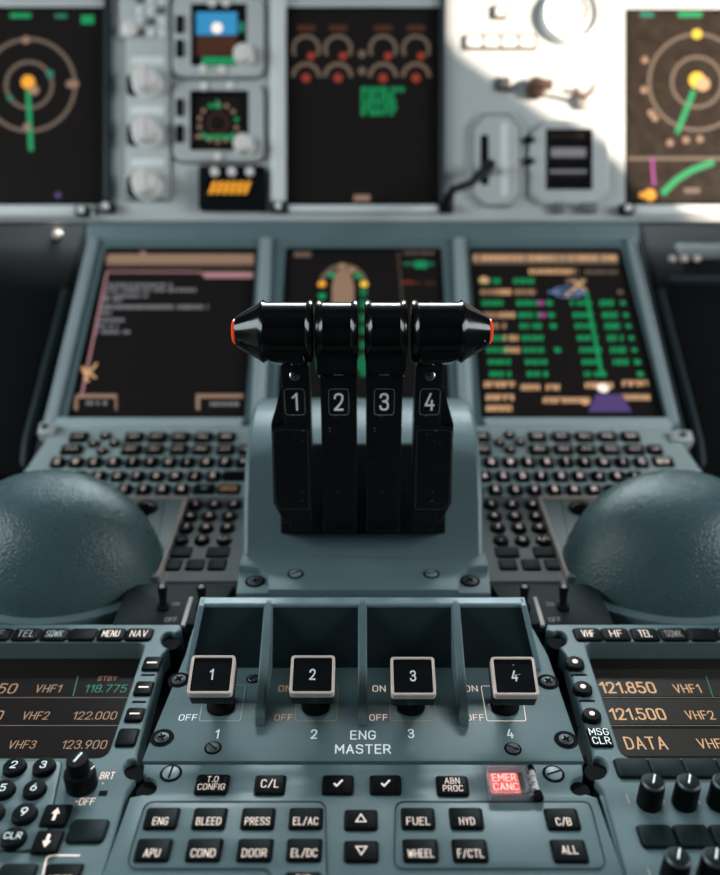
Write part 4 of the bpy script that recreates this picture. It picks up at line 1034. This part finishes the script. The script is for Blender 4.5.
# landing gear selector and neighbours (right of the centre display)
f = fr.at(496, 160); T = thing('landing_gear_selector', 'grey octagonal selector plate with slot and dark bent lever beside centre display', 'selector', f)
o8 = [(484, 112), (510, 112), (523, 127), (523, 195), (511, 208), (484, 208), (470, 195), (470, 127)]
mb = MB('panel_grey'); mb.prism(fillet(f.poly(o8), .004), 0, .006, .002); mb.line(inset(ccw(f.poly(o8, .006)), .003), .0018, .0062, 'dark_steel', True)
mb.prism(rrect(*f.px(484.5, 160, .006), *f.size(484, 165, 8, 50), .003), .005, .0064, 0, 'black_matt'); mb.prism(rrect(*f.px(504, 160, .006), *f.size(484, 165, 8, 74), .002), .005, .0072, .0005, 'panel_grey_bright')
build('slot_plate', mb, f, T)
mb = MB('black_satin'); p0 = f.px(488, 170, .01); p1 = f.px(470, 184, .05); p2 = f.px(452, 190, .06); p3 = f.px(446, 207, .07)
mb.tube([(*p0, .0), (*p0, .03), (*p1, .05), (*p2, .06), (*p3, .065)], [.006, .006, .0045, .0045, .007], n=12); build('gear_lever', mb, f, T)
f = fr.at(568, 165); T = thing('clock_display', 'square dark clock display in a grey octagonal surround, its top corner sunlit', 'clock', f)
o8 = [(545, 122), (590, 122), (607, 140), (607, 192), (594, 206), (540, 206), (529, 195), (529, 138)]
mb = MB('panel_grey'); mb.plate(fillet(f.poly(o8), .004), [f.poly([(546, 133), (589, 133), (589, 190), (546, 190)])], 0, .008, .002, 'panel_grey', 'black_matt'); build('bezel', mb, f, T)
mb = MB('screen_glass'); mb.prism(f.poly([(546, 133), (589, 133), (589, 190), (546, 190)]), 0, .002, 0, 'screen_dusty')
for a, b, c, e, m in ((551, 139, 587, 145, 'black_matt'), (550, 160, 588, 168, 'black_matt'), (551, 177, 586, 188, 'black_matt'), (549, 170, 587, 173, 'lit_grey'), (551, 148, 586, 157, 'lit_grey')): mb.flatpoly(f.poly([(a, b), (c, b), (c, e), (a, e)], .0023), .0023, m)
build('screen', mb, f, T)
for v in (142, 163):
    mb = MB('black_satin'); W2, H2 = fr.size(528, v, 10, 6); mb.prism(rrect(0, 0, W2, H2, .001), 0, .010, .001); build('side_button', mb, fr.at(528, v, .001), T)
for u, w, m in ((558, 12, 'slate_grey'), (588, 18, 'slate_grey')):
    f = fr.at(u, 208.5, .002); W2, H2 = fr.size(u, 208, w, 10); mb = MB(m); mb.prism(rrect(0, 0, W2, H2, .001), -.002, .006, .001)
    tag(build('push_button', mb, f), 'small ' + ('narrower' if w < 15 else 'wider') + ' grey push button under the square clock display', 'button', 'push buttons under the clock')
f = fr.at(500, 43); T = thing('indicator_light_row', 'row of four square pale lights in the sunlit panel area', 'indicator', f)
W, H = fr.size(500, 43, 72, 15); mb = MB('brown_dark'); mb.prism(rrect(0, 0, W, H, .001), 0, .003, .0005, 'brown_dark'); build('frame', mb, f, T)
for k in range(4):
    mb = MB('panel_grey_bright'); mb.prism(rrect(0, 0, W/4-.004, H-.006, .001), .002, .0045, .0005); build('light', mb, fr.at(473.5+k*17.5, 43), T)
for u, v, d in ((499.5, 13, 'square pale push button at top right of the centre display'), (502.5, 85, 'square brown push button on the edge of the sunlit area')):
    f = fr.at(u, v); mb = MB('brown_dark'); mb.prism(rrect(0, 0, .016, .016, .001), 0, .004, .001, 'brown_dark', 'brown_dark'); mb.prism(rrect(0, 0, .0105, .0105, .001), .003, .0055, .0005, 'panel_grey_bright' if v < 50 else 'slate_grey')
    tag(build('push_button', mb, f), d, 'button')
f = fr.at(535, 90); mb = MB('dark_steel'); mb.lathe([(.012, 0), (.012, .010), (.009, .014), (0, .0145)], 'brown_dark', n=24); mb.box((.004, 0, .016), (.026, .010, .008), 'brown_dark', b=.002)
tag(build('rotary_selector', mb, f), 'brown winged selector knob in the sunlit panel', 'knob')
f = fr.at(586, 102); mb = MB('brown_dark'); mb.lathe([(.010, 0), (.010, .008), (.005, .012), (0, .013)], 'bronze', n=22); mb.tube([(0, 0, .010), (-.020, .006, .014), (-.030, .007, .014)], [.003, .002, .002]); mb.tube([(0, 0, .010), (.007, .016, .012)], [.003, .0018])
tag(build('winding_knob', mb, f), 'small bronze knob with thin lever in the sunlit panel', 'knob')
f = fr.at(568, 17); T = thing('round_gauge', 'round pale brake gauge at the top of the sunlit panel', 'gauge', f)
mb = MB('panel_grey_bright'); R0 = fr.size(568, 17, 56, 4)[0]/2
mb.lathe([(R0, 0), (R0, .006), (R0*.9, .010), (R0*.8, .007), (0, .007)], 'panel_grey_bright', n=40); build('dial', mb, f, T)
mb = MB('brown_dark'); mb.ring(0, 0, R0*.9, R0*.98, .0075, .003, 'brown_dark', -60, 60); mb.ring(R0*.1, R0*.1, R0*.45, R0*.55, .0075, 0, 'brown_dark', -60, 80); mb.line([(-R0*.3, -R0*.4), (R0*.1, -R0*.5)], .001, .0076, 'brown_dark'); build('scale_marks', mb, f, T)

# =================================================================== CABIN SHELL
W2M = Fr(Vector((0, 0, 0)), Vector((1, 0, 0)), Vector((0, 1, 0)), Vector((0, 0, 1)))
mat('cabin_lining', (.07, .08, .09), .8); mat('cabin_dark', (.02, .022, .025), .85)
def wallbox(name, c, d, m='cabin_lining'):
    mb = MB(m); mb.box((0, 0, 0), d, m); return struct(build(name, mb, Fr(Vector(c), W2M.X, W2M.Y, W2M.N)))
wallbox('wall_back', (0, -1.6, 1.4), (3.0, .05, 2.6)); wallbox('wall_left', (-1.45, -.2, .75), (.05, 2.8, 1.2)); 
wallbox('ceiling', (0, -.5, 2.35), (3.0, 2.2, .05)); wallbox('floor', (0, 0, .05), (3.0, 3.4, .05), 'cabin_dark')

# sun: the bright patch on the right of the upper fascia, cut by an opening shaped for it in the unseen right wall
SUN = Vector((.80, -.50, .22)).normalized()          # towards the sun
patch = [(432, -60), (432, 36), (446, 56), (488, 86), (529, 115), (561, 133), (600, 160), (626, 186), (655, 212), (760, 240), (900, 252), (900, -60)]
wx = 1.45
Q = []
for u, v in patch:
    p = TOP.hit(u, v); t = (wx-p.x)/SUN.x; q = p+SUN*t; Q.append((q.y, q.z))
WR = Fr(Vector((wx, 0, 0)), Vector((0, 1, 0)), Vector((0, 0, 1)), Vector((1, 0, 0)))
ys = [q[0] for q in Q]; zs = [q[1] for q in Q]
mb = MB('cabin_lining'); mb.plate([(min(ys)-1.2, -.2), (max(ys)+2.0, -.2), (max(ys)+2.0, max(zs)+.9), (min(ys)-1.2, max(zs)+.9)], [Q], 0, .02, 0, 'cabin_lining'); struct(build('wall_right_sun_mask', mb, WR))
sl = bpy.data.lights.new('sun', 'SUN'); sl.energy = 12; sl.angle = rad(.53); sl.color = (1, .86, .70)
so = bpy.data.objects.new('sun', sl); COL.objects.link(so); so.rotation_euler = (-SUN).to_track_quat('-Z', 'Y').to_euler(); so.location = (2, -2, 3)

def lamp(name, loc, target, sx, sy, e, col):
    l = bpy.data.lights.new(name, 'AREA'); l.shape = 'RECTANGLE'; l.size = sx; l.size_y = sy; l.energy = e; l.color = col
    o = bpy.data.objects.new(name, l); COL.objects.link(o); o.location = loc
    o.rotation_euler = (Vector(target)-Vector(loc)).to_track_quat('-Z', 'Y').to_euler(); return o
lamp('windshield_daylight', (0, 1.66, 1.68), (0, .50, .95), 1.05, .32, 58, (.83, .965, 1))
lamp('side_window_left_daylight', (-1.35, .32, 1.55), (0, .9, 1.15), 1.0, .45, 14, (.83, .965, 1))
lamp('side_window_right_daylight', (1.38, .32, 1.55), (0, .9, 1.15), 1.0, .45, 16, (.88, .97, 1))
#lamp('cabin_dome_light', (0, -.5, 2.25), (0, .7, 1.0), .7, .5, 4, (.92, .95, 1))
w = bpy.data.worlds.new('sky'); SC.world = w; w.use_nodes = True
w.node_tree.nodes['Background'].inputs[0].default_value = (.45, .60, .72, 1); w.node_tree.nodes['Background'].inputs[1].default_value = .06

# =================================================================== CAMERA
cd = bpy.data.cameras.new('camera'); cam = bpy.data.objects.new('camera', cd); COL.objects.link(cam)
cam.location = CAM; cam.rotation_euler = (rad(90)-PITCH, 0, 0)
cd.sensor_width = 36; cd.sensor_fit = 'AUTO'; cd.lens = FPX/875*36; cd.shift_x = -3/875; cd.clip_start = .01
cd.dof.use_dof = True; cd.dof.focus_distance = .505; cd.dof.aperture_fstop = 4.0
SC.camera = cam
SC.view_settings.view_transform = 'Standard'; SC.view_settings.look = 'None'; SC.view_settings.exposure = 0; SC.view_settings.gamma = 1
SC.view_settings.use_curve_mapping = False
SC.cycles.use_denoising = True
SC.cycles.max_bounces = 6
